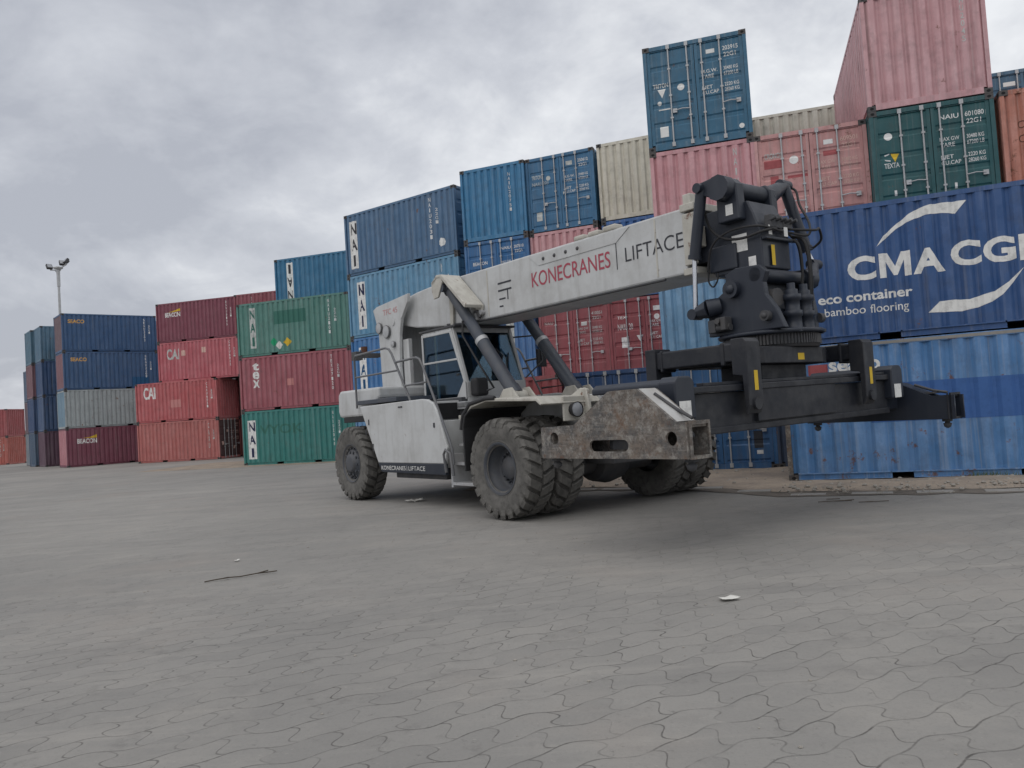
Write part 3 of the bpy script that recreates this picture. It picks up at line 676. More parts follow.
def tyre_mesh():
    b = MB(); r = .81; w = .25
    prof = [(.36, -.19), (.42, -.225), (.55, -.25), (.66, -.255), (.72, -.245), (.742, -.22), (.742, 0), (.742, .22), (.72, .245), (.66, .255), (.55, .25), (.42, .225), (.36, .19)]
    b.lathe(prof, (0, 0, 0), 1, 64)
    b.lathe([(.425, -.226), (.445, -.236), (.465, -.229)], (0, 0, 0), 1, 48)
    N = 24
    for side in (-1, 1):
        for k in range(N):
            t0 = 2 * PI * (k + (.5 if side > 0 else 0)) / N; wd = 2 * PI / N * .31
            sec = [(.02, .0, .805), (.12, .06, .81), (.235, .13, .80), (.262, .17, .74), (.262, .19, .665)]
            v = []
            for y, dt, rr in sec:
                for sg in (-1, 1):
                    for q in (rr, rr - .07 if y < .25 else rr - .02):
                        yy = y if q == rr else min(y, .235)
                        t = t0 + dt + sg * wd * (1 if q == rr else 1.15)
                        v.append((q * math.cos(t), side * yy, q * math.sin(t)))
            f = []
            for i in range(len(sec) - 1):
                a, c = i * 4, i * 4 + 4
                f += [(a, a + 2, c + 2, c), (a, c, c + 1, a + 1), (a + 2, a + 3, c + 3, c + 2)]
            f += [(0, 1, 3, 2), (len(sec) * 4 - 4, len(sec) * 4 - 2, len(sec) * 4 - 1, len(sec) * 4 - 3)]
            b.add(v, f)
    return b.mesh('tyre', M['tyre'])
TYRE = tyre_mesh()
def rim_mesh(deep):
    b = MB()
    if deep: prof = [(.425, -.235), (.41, -.24), (.40, -.225), (.39, -.235), (.38, -.2), (.375, -.12), (.36, -.11), (.355, .02), (.30, .05), (.2, .06), (.19, -.02), (.17, -.05), (.0, -.055)]
    else: prof = [(.425, -.235), (.41, -.24), (.385, -.2), (.36, -.17), (.3, -.15), (.29, -.2), (.2, -.22), (.19, -.27), (.15, -.28), (.0, -.28)]
    b.lathe(prof, (0, 0, 0), 1, 40)
    for i in range(20 if deep else 14):
        t = 2 * PI * i / (20 if deep else 14); rr = .255 if deep else .33; y = .05 if deep else -.165
        b.cyl((rr * math.cos(t), y, rr * math.sin(t)), (rr * math.cos(t), y - .05, rr * math.sin(t)), .02, n=6)
    if not deep:
        for i in range(10):
            t = 2 * PI * i / 10; a = Vector((math.cos(t), 0, math.sin(t)))
            b.cyl(a * .25 + Vector((0, -.2, 0)), a * .25 + Vector((0, -.235, 0)), .028, n=6)
    return b.mesh('rim', [M['rim']])
RIM = {0: rim_mesh(0), 1: rim_mesh(1)}
for x, ys, deep in ((-.03, (-1.98, -1.36, 1.36, 1.98), 1), (-5.98, (-1.6, 1.6), 0)):
    for y in ys:
        wh = bpy.data.objects.new('wheel', None); COL.objects.link(wh); wh.parent = mach; wh.location = (x, y, .805)
        wh.rotation_euler = (0, random.random() * 6, PI if y > 0 else 0)
        link('tyre', TYRE, wh); link('rim', RIM[deep], wh)
# chassis
b = MB().box((-6.3, -.62, .75), (.95, .62, 1.35))
b.box((-3.0, -.9, 1.35), (.8, .9, 1.8)).box((.6, -1.0, 1.15), (1.0, 1.0, 1.6))
b.cyl((0, -1.05, .805), (0, 1.05, .805), .27).cyl((-5.95, -1.3, .805), (-5.95, 1.3, .805), .2).lathe([(0, -.42), (.36, -.3), (.42, 0), (.36, .3), (0, .42)], (0.05, 0, .78), 1, 20)
b.box((-4.5, -1.55, .5), (-2.6, -.7, .72))
part(b, 'chassis', 'dark')
part(MB().box((-4.6, -1.68, .72), (-2.55, 1.68, 1.62)).prism([(-4.9, 1.62), (-3.0, 1.62), (-3.0, 2.0), (-5.2, 2.0)], -1.66, 1.66), 'tank_housing', 'white')
part(MB().box((-2.99, -1.6, 1.64), (-2.98, 1.6, 1.96)), 'service_opening', 'hole', bevel=0)
b = MB()
for sy in (-1, 1):
    b.prism([(-2.2, 1.35), (-1.1, 1.75), (-.9, 1.9), (1.02, 1.9), (1.02, 1.3), (.6, 1.1), (-2.2, 1.1)], sy * .86, sy * .92)
part(b, 'chassis_frame', 'white')
# counterweight
b = MB().prism([(-6.84, 1.82), (-6.92, 1.95), (-6.90, 2.34), (-6.78, 2.43), (-4.95, 2.42), (-4.95, 2.2), (-5.25, 1.98), (-5.35, 1.82)], -1.62, 1.62)
part(b, 'counterweight', 'white', bevel=.05)
b = MB().prism([(-6.7, 1.70), (-6.7, 1.818), (-5.3, 1.818), (-5.15, 1.6), (-5.3, 1.6), (-5.42, 1.70)], -1.6, 1.6); part(b, 'wheel_arch', 'rubber')
# side body panel and its black skirt
PAN = [(-5.57, 2.03), (-3.02, 2.06), (-2.8, 2.04), (-2.6, 1.96), (-2.5, 1.82), (-2.2, 1.12), (-2.31, .82), (-4.87, .82)]
for sy in (-1, 1):
    b = MB().prism(PAN, sy * 1.69, sy * 1.76); sp = part(b, 'side_panel', 'white', bevel=.02)
    b = MB().prism([(-4.87, .818), (-2.31, .818), (-2.29, .61), (-4.72, .63)], sy * 1.685, sy * 1.765); sk = part(b, 'skirt', 'black')
    if sy < 0:
        V, F = word('KONECRANES', -4.72, .68, .98, .085, .004); MB().add([(u, -1.769, v) for u, v in V], F).build('lettering', M['wt'], sk)
        V, F = word('LIFTACE', -3.62, .68, .62, .085, -.004); MB().add([(u, -1.769, v) for u, v in V], F).build('lettering', M['wt'], sk)
        V, F = rect(-3.69, .67, .012, .105); MB().add([(u, -1.769, v) for u, v in V], F).build('lettering_bar', M['wt'], sk)
    else:
        pass
for q in ((-5.2, 1.62, .03, .12), (-5.34, 1.42, .03, .1), (-5.06, 1.06, .035, .16), (-2.62, 1.5, .05, .09), (-3.9, 1.93, .16, .03)):
    part(MB().box((q[0], -1.772, q[1]), (q[0] + q[2], -1.758, q[1] + q[3])), 'latch', 'dark', mach, .003)
# platform
part(MB().box((-5.75, -1.74, 2.07), (-4.0, -.72, 2.16)).box((-5.6, .72, 2.07), (-4.0, 1.74, 2.16)), 'platform', 'cylg')
part(MB().box((-4.95, -1.6, 1.9), (-4.6, 1.6, 2.06)).box((-4.6, -.9, 1.9), (-2.9, .9, 2.06)), 'deck_frame', 'dark')
def rails(sy):
    y = sy * 1.7; b = MB()
    b.tube([(-5.81, y, 2.0), (-5.81, y, 3.1), (-5.75, y, 3.16), (-4.4, y, 3.19), (-4.25, y, 3.15), (-4.15, y, 3.05), (-3.41, y, 1.9)], .024)
    b.tube([(-5.81, y, 2.68), (-3.9, y, 2.69)], .02)
    b.tube([(-4.0, y, 2.86), (-3.2, y, 2.88), (-3.08, y, 2.84), (-2.98, y, 2.7), (-2.2, y, 1.25), (-2.13, y, 1.1), (-2.1, y, .8)], .024)
    b.tube([(-3.68, y, 2.36), (-2.85, y, 2.38)], .02); b.tube([(-2.6, y, 1.9), (-2.72, y + .1 * -sy, 1.9)], .02)
    return b
part(rails(-1), 'handrail', 'rail', bevel=0); part(rails(1), 'handrail', 'rail', bevel=0)
b = MB()
for i, z in enumerate((.42, .78, 1.12, 1.45)):
    b.box((-2.25, -1.66 + i * .1, z), (-1.35, -1.3 + i * .12, z + .05))
b.box((-2.28, -1.66, .38), (-2.22, -1.15, 1.0)); b.box((-1.38, -1.66, .38), (-1.32, -1.1, 1.7))
part(b, 'step', 'galv', bevel=.006)
part(MB().box((-2.3, -1.14, .4), (-1.15, -1.1, 1.8)).box((-2.3, -1.2, 1.76), (-1.1, -.9, 1.86)).box((-2.45, -1.3, 1.62), (-1.2, -1.24, 1.70)), 'step_well', 'cream')
part(MB().tube([(-2.3, -1.74, .66), (-2.32, -1.76, 1.0), (-2.26, -1.76, 1.08), (-2.14, -1.74, 1.02), (-2.1, -1.72, .6)], .03), 'grab_loop', 'rail', bevel=0)
# tower carrying the boom pivot
TW = [(-6.42, 2.3), (-6.45, 3.3), (-6.47, 3.8), (-6.68, 4.32), (-6.5, 4.38), (-5.05, 4.48), (-5.08, 4.3), (-5.4, 3.95), (-5.5, 3.6), (-5.58, 2.9), (-5.55, 2.3)]
b = MB()
for sy in (-1, 1): b.prism(TW, sy * .62, sy * .70)
b.box((-6.4, -.62, 2.3), (-6.3, .62, 4.2)); b.cyl((-5.75, -.72, 3.92), (-5.75, .72, 3.92), .07).box((-5.56, -.6, 2.3), (-5.3, -.5, 3.5))
tw = part(b, 'tower', 'white')
V, F = word('TFC 45', -6.2, 4.13, .66, .13); MB().add([(u, -.704, v) for u, v in V], F).build('lettering', M['pinkt'], tw)
for x, z, r in ((-6.36, 3.86, .13), (-6.02, 3.74, .15), (-5.74, 3.42, .075)):
    l = part(MB().cyl((x, -.70, z), (x, -.74, z), r * .9, r).lathe([(r, -.0), (r * 1.06, -.01), (r * .95, -.03)], (x, -.735, z), 1, 20), 'work_lamp', 'rail', tw, 0)
    part(MB().lathe([(r * .95, 0), (r * .6, -.01), (0, -.016)], (x, -.762, z), 1, 20), 'lens', 'galv', l, 0)
part(MB().box((-6.75, -1.1, 3.2), (-6.55, -.62, 3.3)).box((-6.78, -1.28, 3.14), (-6.55, -1.1, 3.34)), 'rear_lamp', 'dark', tw)
part(MB().cyl((-6.66, -1.0, 3.3), (-6.66, -1.0, 3.46), .075), 'beacon', 'dk', tw, 0)
# boom
b = MB()
b.prism([(-6.35, 3.98), (-6.3, 4.35), (-5.0, 4.5), (-3.9, 4.56), (-3.7, 4.56), (2.62, 4.53), (2.62, 3.55), (-3.0, 3.55), (-3.9, 3.6), (-5.1, 3.72)], -.5, .5)
boom = part(b, 'boom', 'white', bevel=.03)
b = MB()
for z0, z1, y0, y1 in ((3.52, 3.62, -.54, .54), (4.46, 4.57, -.54, .54)): b.box((2.56, y0, z0), (2.82, y1, z1))
for sy in (-1, 1): b.box((2.60, sy * .5, 3.66), (2.82, sy * .545, 4.42)); b.box((2.6, sy * .3, 4.5), (2.74, sy * .5, 4.72)); b.box((2.8, sy * .40, 3.9), (2.9, sy * .54, 4.2))
part(b, 'boom_collar', 'cream', boom)
part(MB().box((2.6, -.38, 3.68), (3.2, .38, 4.38)), 'boom_extension', 'black')
for sy in (-1, 1):
    part(MB().prism([(-1.0, 4.5), (-.75, 4.3), (1.2, 4.3), (1.52, 4.5)], sy * .501, sy * .512), 'stiffener_plate', 'white', boom, .003)
    for x in (-.6, -.3, .0, .3): part(MB().lathe([(0, 0), (.035, 0), (.03, .012), (0, .015)] if sy > 0 else [(0, 0), (.035, 0), (.03, -.012), (0, -.015)], (x, sy * .512, 4.4), 1, 10), 'bolt', 'dark', boom, 0)
    part(MB().box((.2, sy * .30, 4.53), (.45, sy * .50, 4.62)).box((.55, sy * .30, 4.53), (.8, sy * .50, 4.62)).box((.9, sy * .30, 4.53), (1.2, sy * .50, 4.63)), 'wear_pad', 'cream', boom, .03)
def on_boom(shape, mat, y=-.5045, name='lettering'):
    V, F = shape; return MB().add([(u, y, v) for u, v in V], F).build(name, M[mat], boom)
for tx, x0, z, w, h, bo, mt in (('KONECRANES', -.97, 3.935, 2.02, .27, .004, 'red'), ('LIFTACE', 1.385, 3.955, 1.18, .23, -.004, 'gt')):
    on_boom(word(tx, x0, z, w, h, bo), mt)
for xs in (-2.35, 2.02):
    part(MB().box((xs, -.507, 3.6), (xs + .03, -.4995, 4.5)), 'weld_seam', 'cream', boom, .003)
on_boom(rect(1.185, 3.87, .018, .5), 'gt', name='lettering_bar')
for q in ((-2.0, 4.16, .42, .035), (-2.0, 4.02, .42, .035), (-1.72, 3.84, .03, .18), (-1.98, 3.86, .2, .03), (-1.98, 3.72, .12, .03)): on_boom(rect(*q), 'gt', name='symbol_mark')
part(MB().tube([(-3.8, -.52, 3.62), (-2.9, -.56, 3.54), (-1.5, -.53, 3.53), (2.2, -.53, 3.53)], .022).tube([(-3.0, -.54, 3.62), (-2.6, -.6, 3.74), (-2.5, -.6, 3.6)], .03), 'hydraulic_pipe', 'dark', boom, 0)
part(MB().cyl((-2.75, -.5, 3.76), (-2.75, -.68, 3.76), .07).box((-2.9, -.62, 3.56), (-2.62, -.52, 3.7)).cyl((-2.5, -.5, 3.7), (-2.5, -.6, 3.7), .05), 'pipe_clamp', 'galv', boom, .004)
# hoist cylinder hoods and hoist cylinders
HOOD = [(-3.62, 4.46), (-3.42, 4.58), (-3.24, 4.56), (-2.46, 3.84), (-2.50, 3.64), (-2.66, 3.64), (-3.00, 4.02), (-3.26, 4.24), (-3.46, 4.2), (-3.52, 3.58), (-3.62, 3.58)]
for sy in (-1, 1):
    b = MB().prism(HOOD, sy * .52, sy * .57).prism([(-3.62, 4.44), (-3.42, 4.58), (-3.24, 4.56), (-2.46, 3.84), (-2.49, 3.78), (-3.25, 4.47), (-3.40, 4.49), (-3.57, 4.38)], sy * .57, sy * .98)
    b.prism([(-3.62, 4.46), (-3.62, 4.3), (-3.56, 4.1), (-3.40, 4.12), (-3.22, 4.4), (-3.26, 4.52), (-3.42, 4.54)], sy * .93, sy * .98)
    part(b, 'cylinder_hood', 'cream', boom)
    y = sy * .76; A = Vector((-3.3, y, 4.3)); B = Vector((-1.30, y, 1.97)); d = B - A
    hc = part(MB().cyl(A, A + d * .55, .115, n=20).cyl(A - d * .02, A + d * .03, .14, n=20).cyl((A.x, y - .2, A.z), (A.x, y + .2, A.z), .09), 'hoist_cylinder', 'cylg', bevel=0)
    part(MB().cyl(A + d * .5, A + d * .53, .135, n=20), 'collar_ring', 'galv', hc, 0)
    part(MB().cyl(A + d * .53, A + d * .97, .13, n=20).cyl(A + d * .93, A + d * .99, .15, n=20), 'lower_sleeve', 'cylg', hc, 0)
    part(MB().cyl((B.x, y - .17, B.z), (B.x, y + .17, B.z), .13, n=18).box((B.x - .12, y - .1, B.z - .2), (B.x + .12, y + .1, B.z)), 'cylinder_foot', 'cream', hc, .01)
    part(MB().tube([A + d * .3 + Vector((0, sy * .13, -.05)), A + d * .36 + Vector((-.1, sy * .17, -.2)), A + d * .6 + Vector((-.15, sy * .15, -.2)), A + d * .85 + Vector((-.25, sy * .1, -.15)), (-2.3, y * .9, 2.15)], .02), 'hose', 'rubber', hc, 0)
    b = MB()
    for yy in (-.2, .2): b.prism([(B.x - .35, 1.85), (B.x - .12, 2.12), (B.x + .12, 2.14), (B.x + .4, 1.85)], y + yy - .02, y + yy + .02)
    part(b, 'cylinder_bracket', 'cream', bevel=.006)
# cab
cab = MB()
x0, x1, xt, y, z0, zs, z1 = -4.5, -2.88, -3.28, .75, 1.97, 2.36, 3.5
cab.box((x0, -y, z0), (x1, y, 2.06)); cab.box((x1 - .06, -y, 2.06), (x1, y, zs))
for sy in (-1, 1):
    cab.prism([(x1 - .08, zs - .05), (x1, zs - .05), (xt, z1), (xt - .08, z1)], sy * y, sy * (y - .07))
    cab.box((x0, sy * y, 2.06), (x0 + .08, sy * (y - .07), z1))
    cab.box((-4.0, sy * y, 2.06), (-3.94, sy * (y - .05), z1))
    cab.box((x0, sy * y, z1 - .1), (xt, sy * (y - .06), z1))
    cab.prism([(x1 - .5, 2.06), (x1, 2.06), (x1, zs), (x1 - .1, zs)], sy * (y - .001), sy * (y - .04)) if sy > 0 else None
cab.box((xt - .07, -y, z1 - .1), (xt, y, z1)); cab.box((x0, -y, 2.06), (x0 + .05, y, 2.7))
cb = part(cab, 'cab', 'white', bevel=.01)
part(MB().box((x0 - .05, -y - .03, z1), (xt + .12, y + .03, z1 + .045)), 'roof', 'dark', cb)
GY = y - .03
part(MB().prism([(x1 - .03, zs), (x1 - .02, zs), (xt - .02, z1 - .1), (xt - .03, z1 - .1)], -y + .07, y - .07), 'windscreen', 'glass', cb, 0)
part(MB().box((x0 + .02, -y + .07, 2.7), (x0 + .03, y - .07, z1 - .1)), 'rear_window', 'glass', cb, 0)
part(MB().prism([(x0 + .08, 2.06), (x1 - .08, 2.06), (x1 - .1, zs), (xt - .1, z1 - .1), (x0 + .08, z1 - .1)], y - .04, y - .03), 'side_window', 'glass', cb, 0)
dr = MB(); yy0, yy1 = -y - .02, -y + .02
dr.box((x0 + .02, yy0, 2.0), (x0 + .08, yy1, 3.46)); dr.box((x0 + .08, yy0, 3.4), (xt - .03, yy1, 3.46)); dr.box((x0 + .08, yy0, 2.0), (x1 - .02, yy1, 2.07)); dr.box((x0 + .08, yy0, 2.82), (-3.12, yy1, 2.86))
dr.prism([(x1 - .1, 2.07), (x1 - .02, 2.07), (x1 - .02, 2.34), (xt - .03, 3.46), (xt - .11, 3.4), (x1 - .1, 2.38)], yy0, yy1)
door = part(dr, 'door', 'white', cb, .008)
part(MB().prism([(x0 + .08, 2.07), (x1 - .1, 2.07), (x1 - .1, 2.38), (xt - .11, 3.4), (x0 + .08, 3.4)], -y - .006, -y + .004), 'pane', 'glass', door, 0)
part(MB().box((-3.15, yy0 - .05, 2.5), (-3.05, yy0 - .02, 2.54)), 'handle', 'rubber', door, .004)
part(MB().prism([(x1 - .36, 2.02), (x1 + .0, 2.02), (x1 + .0, 2.36), (x1 - .05, 2.40)], -y - .045, -y - .022), 'kick_plate', 'white', cb, .006)
st = MB().box((-4.05, -.27, 2.06), (-3.55, .27, 2.4)).box((-4.1, -.26, 2.4), (-3.55, .26, 2.55)).prism([(-4.12, 2.5), (-3.98, 2.5), (-4.1, 3.2), (-4.24, 3.2)], -.25, .25).box((-4.26, -.14, 3.2), (-4.13, .14, 3.4))
part(st, 'seat', 'seat', cb, .04)
part(MB().cyl((-3.05, 0, 2.06), (-3.25, 0, 2.68), .05).lathe([(.19, -.015), (.205, 0), (.19, .015), (.175, 0), (.19, -.015)], (-3.28, 0, 2.72), 2, 20), 'steering_wheel', 'rubber', cb, 0)
part(MB().box((-3.15, -.7, 2.06), (-2.98, .6, 2.52)).box((-4.0, .36, 2.06), (-3.3, .66, 2.6)), 'console', 'dark', cb)
part(MB().box((-3.75, -.69, 2.62), (-3.4, -.67, 2.86)).box((-4.3, -.69, 2.9), (-3.9, -.67, 3.02)), 'papers', 'screen', cb, 0)
part(MB().tube([(-2.95, .1, 2.42), (-3.1, .35, 2.9), (-3.13, .2, 3.05)], .015).tube([(-2.95, .3, 2.42), (-3.1, .5, 2.95)], .015), 'wiper', 'rubber', cb, 0)
part(MB().box((-2.84, -.72, 2.06), (-2.6, -.42, 2.42)), 'air_filter', 'rubber', bevel=.05)
part(MB().box((-3.0, -.95, 1.82), (-2.7, .95, 1.97)).box((-4.4, -.95, 1.84), (-2.7, -.80, 1.96)), 'cab_mount', 'galv')
mr = part(MB().tube([(xt, .75, 3.3), (-2.9, 1.05, 3.3), (-2.75, 1.1, 3.05)], .018).tube([(-2.88, .75, 2.4), (-2.7, 1.1, 2.75), (-2.75, 1.1, 3.05)], .016), 'mirror_arm', 'dark', bevel=0)
part(MB().box((-2.8, 1.0, 2.62), (-2.74, 1.25, 3.0)), 'mirror', 'rubber', mr, .02)
# front mudguards
for sy in (-1, 1):
    pts = [(-1.08, 1.5), (-1.0, 1.68), (-.8, 1.86), (-.35, 1.94), (.95, 1.88), (1.06, 1.78)]
    ins = [(1.02, 1.76), (.92, 1.83), (-.35, 1.89), (-.77, 1.81), (-.98, 1.65), (-1.05, 1.5)]
    part(MB().prism(pts + ins, sy * 2.17, sy * .93), 'mudguard', 'cream')
    part(MB().tube([(-1.09, sy * 2.17, 1.45), (-1.02, sy * 2.17, 1.68), (-.8, sy * 2.17, 1.87), (-.35, sy * 2.17, 1.94), (-.1, sy * 2.17, 1.935)], .035), 'mudguard_rim', 'rubber', bevel=0)
    part(MB().prism([(-1.03, .75), (-1.03, 1.5), (-.96, 1.69), (-.78, 1.79), (-.78, 1.75), (-.93, 1.66), (-.99, 1.48), (-.99, .75)], sy * 2.2, sy * .98), 'mud_flap', 'rubber')
    hb = part(MB().prism([(.7, 1.5), (.7, 1.88), (.95, 2.0), (1.1, 1.98), (1.16, 1.5)], sy * 1.22, sy * 1.28).box((1.0, sy * 1.28, 1.5), (1.04, sy * 1.72, 1.88)), 'headlight_bracket', 'cream')
    hl = part(MB().lathe([(0, -.12), (.09, -.1), (.115, 0), (.12, .03)], (1.12, sy * 1.53, 1.67), 0, 20), 'headlight', 'rubber', mach, 0)
    part(MB().lathe([(.108, .02), (.08, .04), (0, .05)], (1.12, sy * 1.53, 1.67), 0, 20), 'lens', 'lens', hl, 0)
# black crane head at the boom tip
HB = [(3.04, 3.42), (3.02, 3.9), (3.2, 4.36), (3.66, 4.38), (3.74, 4.2), (3.84, 3.9), (3.84, 3.42)]
hd = part(MB().prism(HB, -.44, .22).box((2.98, -.48, 3.48), (3.45, -.44, 3.84)), 'crane_head', 'black', bevel=.02)
for y0, y1 in ((-.60, -.42), (.20, .36)):
    part(MB().prism([(3.27, 4.12), (3.27, 4.62), (3.35, 4.71), (3.53, 4.71), (3.61, 4.62), (3.63, 4.12)], y0, y1), 'head_lug', 'black', hd, .02)
part(MB().cyl((3.46, -.6, 4.57), (3.46, .4, 4.57), .12, n=20), 'cross_shaft', 'black', hd, 0)
part(MB().cyl((3.42, -.76, 4.58), (3.42, -.58, 4.58), .18, .18, 10).prism([(3.10, 4.56), (3.10, 4.72), (3.4, 4.75), (3.4, 4.42)], -.75, -.62).cyl((3.13, -.84, 4.64), (3.13, -.6, 4.64), .07), 'upper_arm', 'black', hd, .015)
part(MB().cyl((3.46, .3, 4.55), (3.46, .78, 4.78), .16, .085, 12).cyl((3.46, .68, 4.8), (3.46, .92, 4.8), .075), 'upper_arm', 'black', hd, .01)
def foot(sy):
    return [(min(a, 4.2 if sy < 0 else 3.97), c) for a, c in [(2.98, 2.56), (4.2, 2.56), (4.08, 2.84), (3.94, 3.04), (3.92, 3.2), (3.98, 3.34), (3.88, 3.44), (3.5, 3.46), (3.36, 3.4), (3.35, 3.2), (3.14, 3.08), (3.0, 2.9)]]
for sy in (-1, 1):
    fp = part(MB().prism(foot(sy), sy * .50, sy * .60), 'foot_plate', 'black', bevel=.012)
    for x, z, r, dd in ((3.45, 3.17, .12, .09), (3.96, 2.74, .07, .09), (3.24, 2.72, .09, .1)):
        part(MB().cyl((x, sy * .60, z), (x, sy * (.60 + dd), z), r, n=18).lathe([(r * .55, 0), (r * .55, sy * .02), (0, sy * .02)], (x, sy * (.60 + dd), z), 1, 12), 'pin', 'dark' if r < .1 else 'black', fp, 0)
part(MB().box((3.04, -.5, 2.57), (3.95, .5, 2.85)).box((3.25, -.5, 2.85), (3.7, .5, 3.42)), 'tilt_frame', 'black')
part(MB().cyl((3.1, -.68, 2.66), (3.42, -.68, 2.66), .05).box((3.08, -.74, 2.6), (3.2, -.62, 2.78)).cyl((3.28, -.62, 2.75), (3.28, -.8, 2.75), .04).box((3.32, -.78, 2.62), (3.4, -.62, 2.8)), 'valve_block', 'dark', bevel=.01)
part(MB().cyl((3.8, -.6, 3.32), (3.8, .72, 3.32), .095, n=18).cyl((3.8, .6, 3.32), (3.8, .76, 3.32), .14, n=18), 'lower_shaft', 'black', bevel=0)
part(MB().cyl((3.8, .72, 3.28), (3.72, 1.0, 3.56), .13, .075, 12).cyl((3.7, .94, 3.58), (3.7, 1.16, 3.58), .075), 'lower_arm', 'black', bevel=0)
part(MB().cyl((3.2, -.58, 2.98), (3.06, -.7, 2.95), .12, .14, 10).cyl((3.08, -.70, 2.95), (2.92, -.74, 2.92), .14, .09, 8).cyl((2.87, -.82, 2.90), (2.87, -.62, 2.90), .078), 'lower_arm', 'black', bevel=.01)
for A, B, C2 in (((3.13, -.72, 4.64), (2.92, -.72, 3.68), (2.87, -.72, 2.9)), ((3.46, .80, 4.78), (3.65, .97, 3.78), (3.70, 1.03, 3.6))):
    tc = part(MB().cyl(A, B, .08, n=18).cyl(Vector(B) + (Vector(A) - Vector(B)) * .06, B, .095, n=18), 'tilt_cylinder', 'black', bevel=0)
    part(MB().cyl(B, C2, .034, n=12), 'piston_rod', 'chrome', tc, 0)
# turntable, motors
tt = part(MB().lathe([(0, .06), (.7, .06), (.72, .075), (.72, .105), (.7, .12), (0, .12)], (3.58, .0, 2.44), 2, 36).prism([(3.95, -.45), (4.24, -.3), (4.26, .28), (3.95, .5)], 2.50, 2.545, axis=2), 'turntable', 'black', bevel=.008)
b = MB()
for i in range(90):
    t = 2 * PI * i / 90; c, s_ = math.cos(t), math.sin(t)
    b.box((3.58 + .64 * c - .013, .64 * s_ - .013, 2.36), (3.58 + .64 * c + .013, .64 * s_ + .013, 2.49))
b.lathe([(0, 2.32), (.63, 2.32), (.63, 2.5)], (3.58, 0, 0), 2, 36)
part(b, 'slewing_gear', 'dark', bevel=0)
for x, y in ((4.05, -.16), (4.05, .14)):
    part(MB().lathe([(0, .62), (.055, .62), (.055, .54), (.085, .53), (.085, .47), (.125, .46), (.125, .39), (.1, .38), (.1, .25), (.13, .24), (.13, .17), (.11, .16), (.115, .02), (.15, .0)], (x, y, 2.56), 2, 18), 'slew_motor', 'black', bevel=0)
part(MB().cyl((3.86, -.35, 3.0), (3.98, -.36, 3.0), .12, n=16), 'cable_reel', 'dark', bevel=0)
# hoses and stickers on the head
for pts, r in (([(3.82, -.2, 4.02), (3.95, -.25, 3.95), (3.9, -.48, 3.9), (3.6, -.52, 3.86), (3.3, -.52, 3.92), (3.1, -.55, 4.1), (3.06, -.62, 4.4)], .02), ([(3.86, -.1, 4.0), (4.0, -.2, 3.9), (3.85, -.5, 3.98), (3.4, -.52, 4.0), (3.1, -.54, 3.85), (2.98, -.52, 3.5)], .016),
               ([(3.86, .1, 3.95), (4.05, .35, 3.88), (3.95, .58, 4.1), (3.68, .82, 4.45), (3.56, .95, 4.7), (3.47, .92, 4.78)], .018), ([(3.88, .15, 3.98), (4.1, .45, 3.95), (4.0, .74, 4.02), (3.88, .98, 3.9), (3.7, 1.0, 3.8)], .018),
               ([(3.84, .28, 3.9), (4.02, .3, 3.8), (4.06, .32, 3.4), (4.02, .34, 3.0), (3.98, .36, 2.6)], .022), ([(3.84, .34, 3.9), (4.0, .38, 3.8), (4.03, .4, 3.4), (4.0, .42, 3.0), (3.95, .42, 2.6)], .022), ([(3.84, .2, 3.85), (3.98, .22, 3.75), (4.0, .24, 3.4), (3.95, .24, 3.05)], .02), ([(3.7, .42, 4.0), (3.8, .5, 3.8), (3.82, .52, 3.4), (3.8, .5, 3.0)], .02),
               ([(2.98, -.5, 3.5), (2.97, -.5, 3.36), (3.04, -.5, 3.28), (3.12, -.5, 3.36), (3.14, -.5, 3.46)], .012)):
    # smooth the hose
    P = [Vector(p) for p in pts]; Q = []
    for i in range(len(P) - 1):
        a, b_, c, d = P[max(i - 1, 0)], P[i], P[i + 1], P[min(i + 2, len(P) - 1)]
        for k in range(6):
            t = k / 6; Q.append(.5 * ((2 * b_) + (c - a) * t + (2 * a - 5 * b_ + 4 * c - d) * t * t + (3 * b_ - a - 3 * c + d) * t ** 3))
    Q.append(P[-1]); part(MB().tube(Q, r), 'hose', 'rubber', hd, 0)
b = MB().box((3.84, -.34, 3.96), (3.94, -.06, 4.14)).box((3.84, -.02, 3.98), (3.92, .2, 4.12))
for i in range(5): b.cyl((3.9, -.32 + i * .12, 4.06), (4.02, -.32 + i * .12, 4.08), .026, n=8)
part(b, 'valve_bank', 'dark', hd, .008)
part(MB().box((3.842, -.44, 3.80), (3.92, .3, 3.84)), 'hose_shelf', 'black', hd)
def stick(name, mat, face, u, v, w, h, par=hd, at=None):
    if face == 'y': vs = [(u, at, v), (u + w, at, v), (u + w, at, v + h), (u, at, v + h)]
    else: vs = [(at, u, v), (at, u + w, v), (at, u + w, v + h), (at, u, v + h)]
    return MB().add(vs, [(0, 1, 2, 3)]).build(name, M[mat], par)
stick('label_plate', 'wt', 'y', 3.37, 3.70, .25, .24, at=-.446); stick('label_plate', 'wt', 'y', 3.42, 4.2, .12, .15, at=-.606); stick('label_plate', 'wt', 'y', 3.62, 3.46, .12, .14, at=-.446)
stick('label_plate', 'wt', 'x', -.38, 3.86, .08, .13, at=3.923); stick('label_plate', 'wt', 'x', -.02, 3.86, .09, .13, at=3.923)
stick('warning_label', 'yel', 'x', -.26, 3.46, .08, .28, at=3.866)
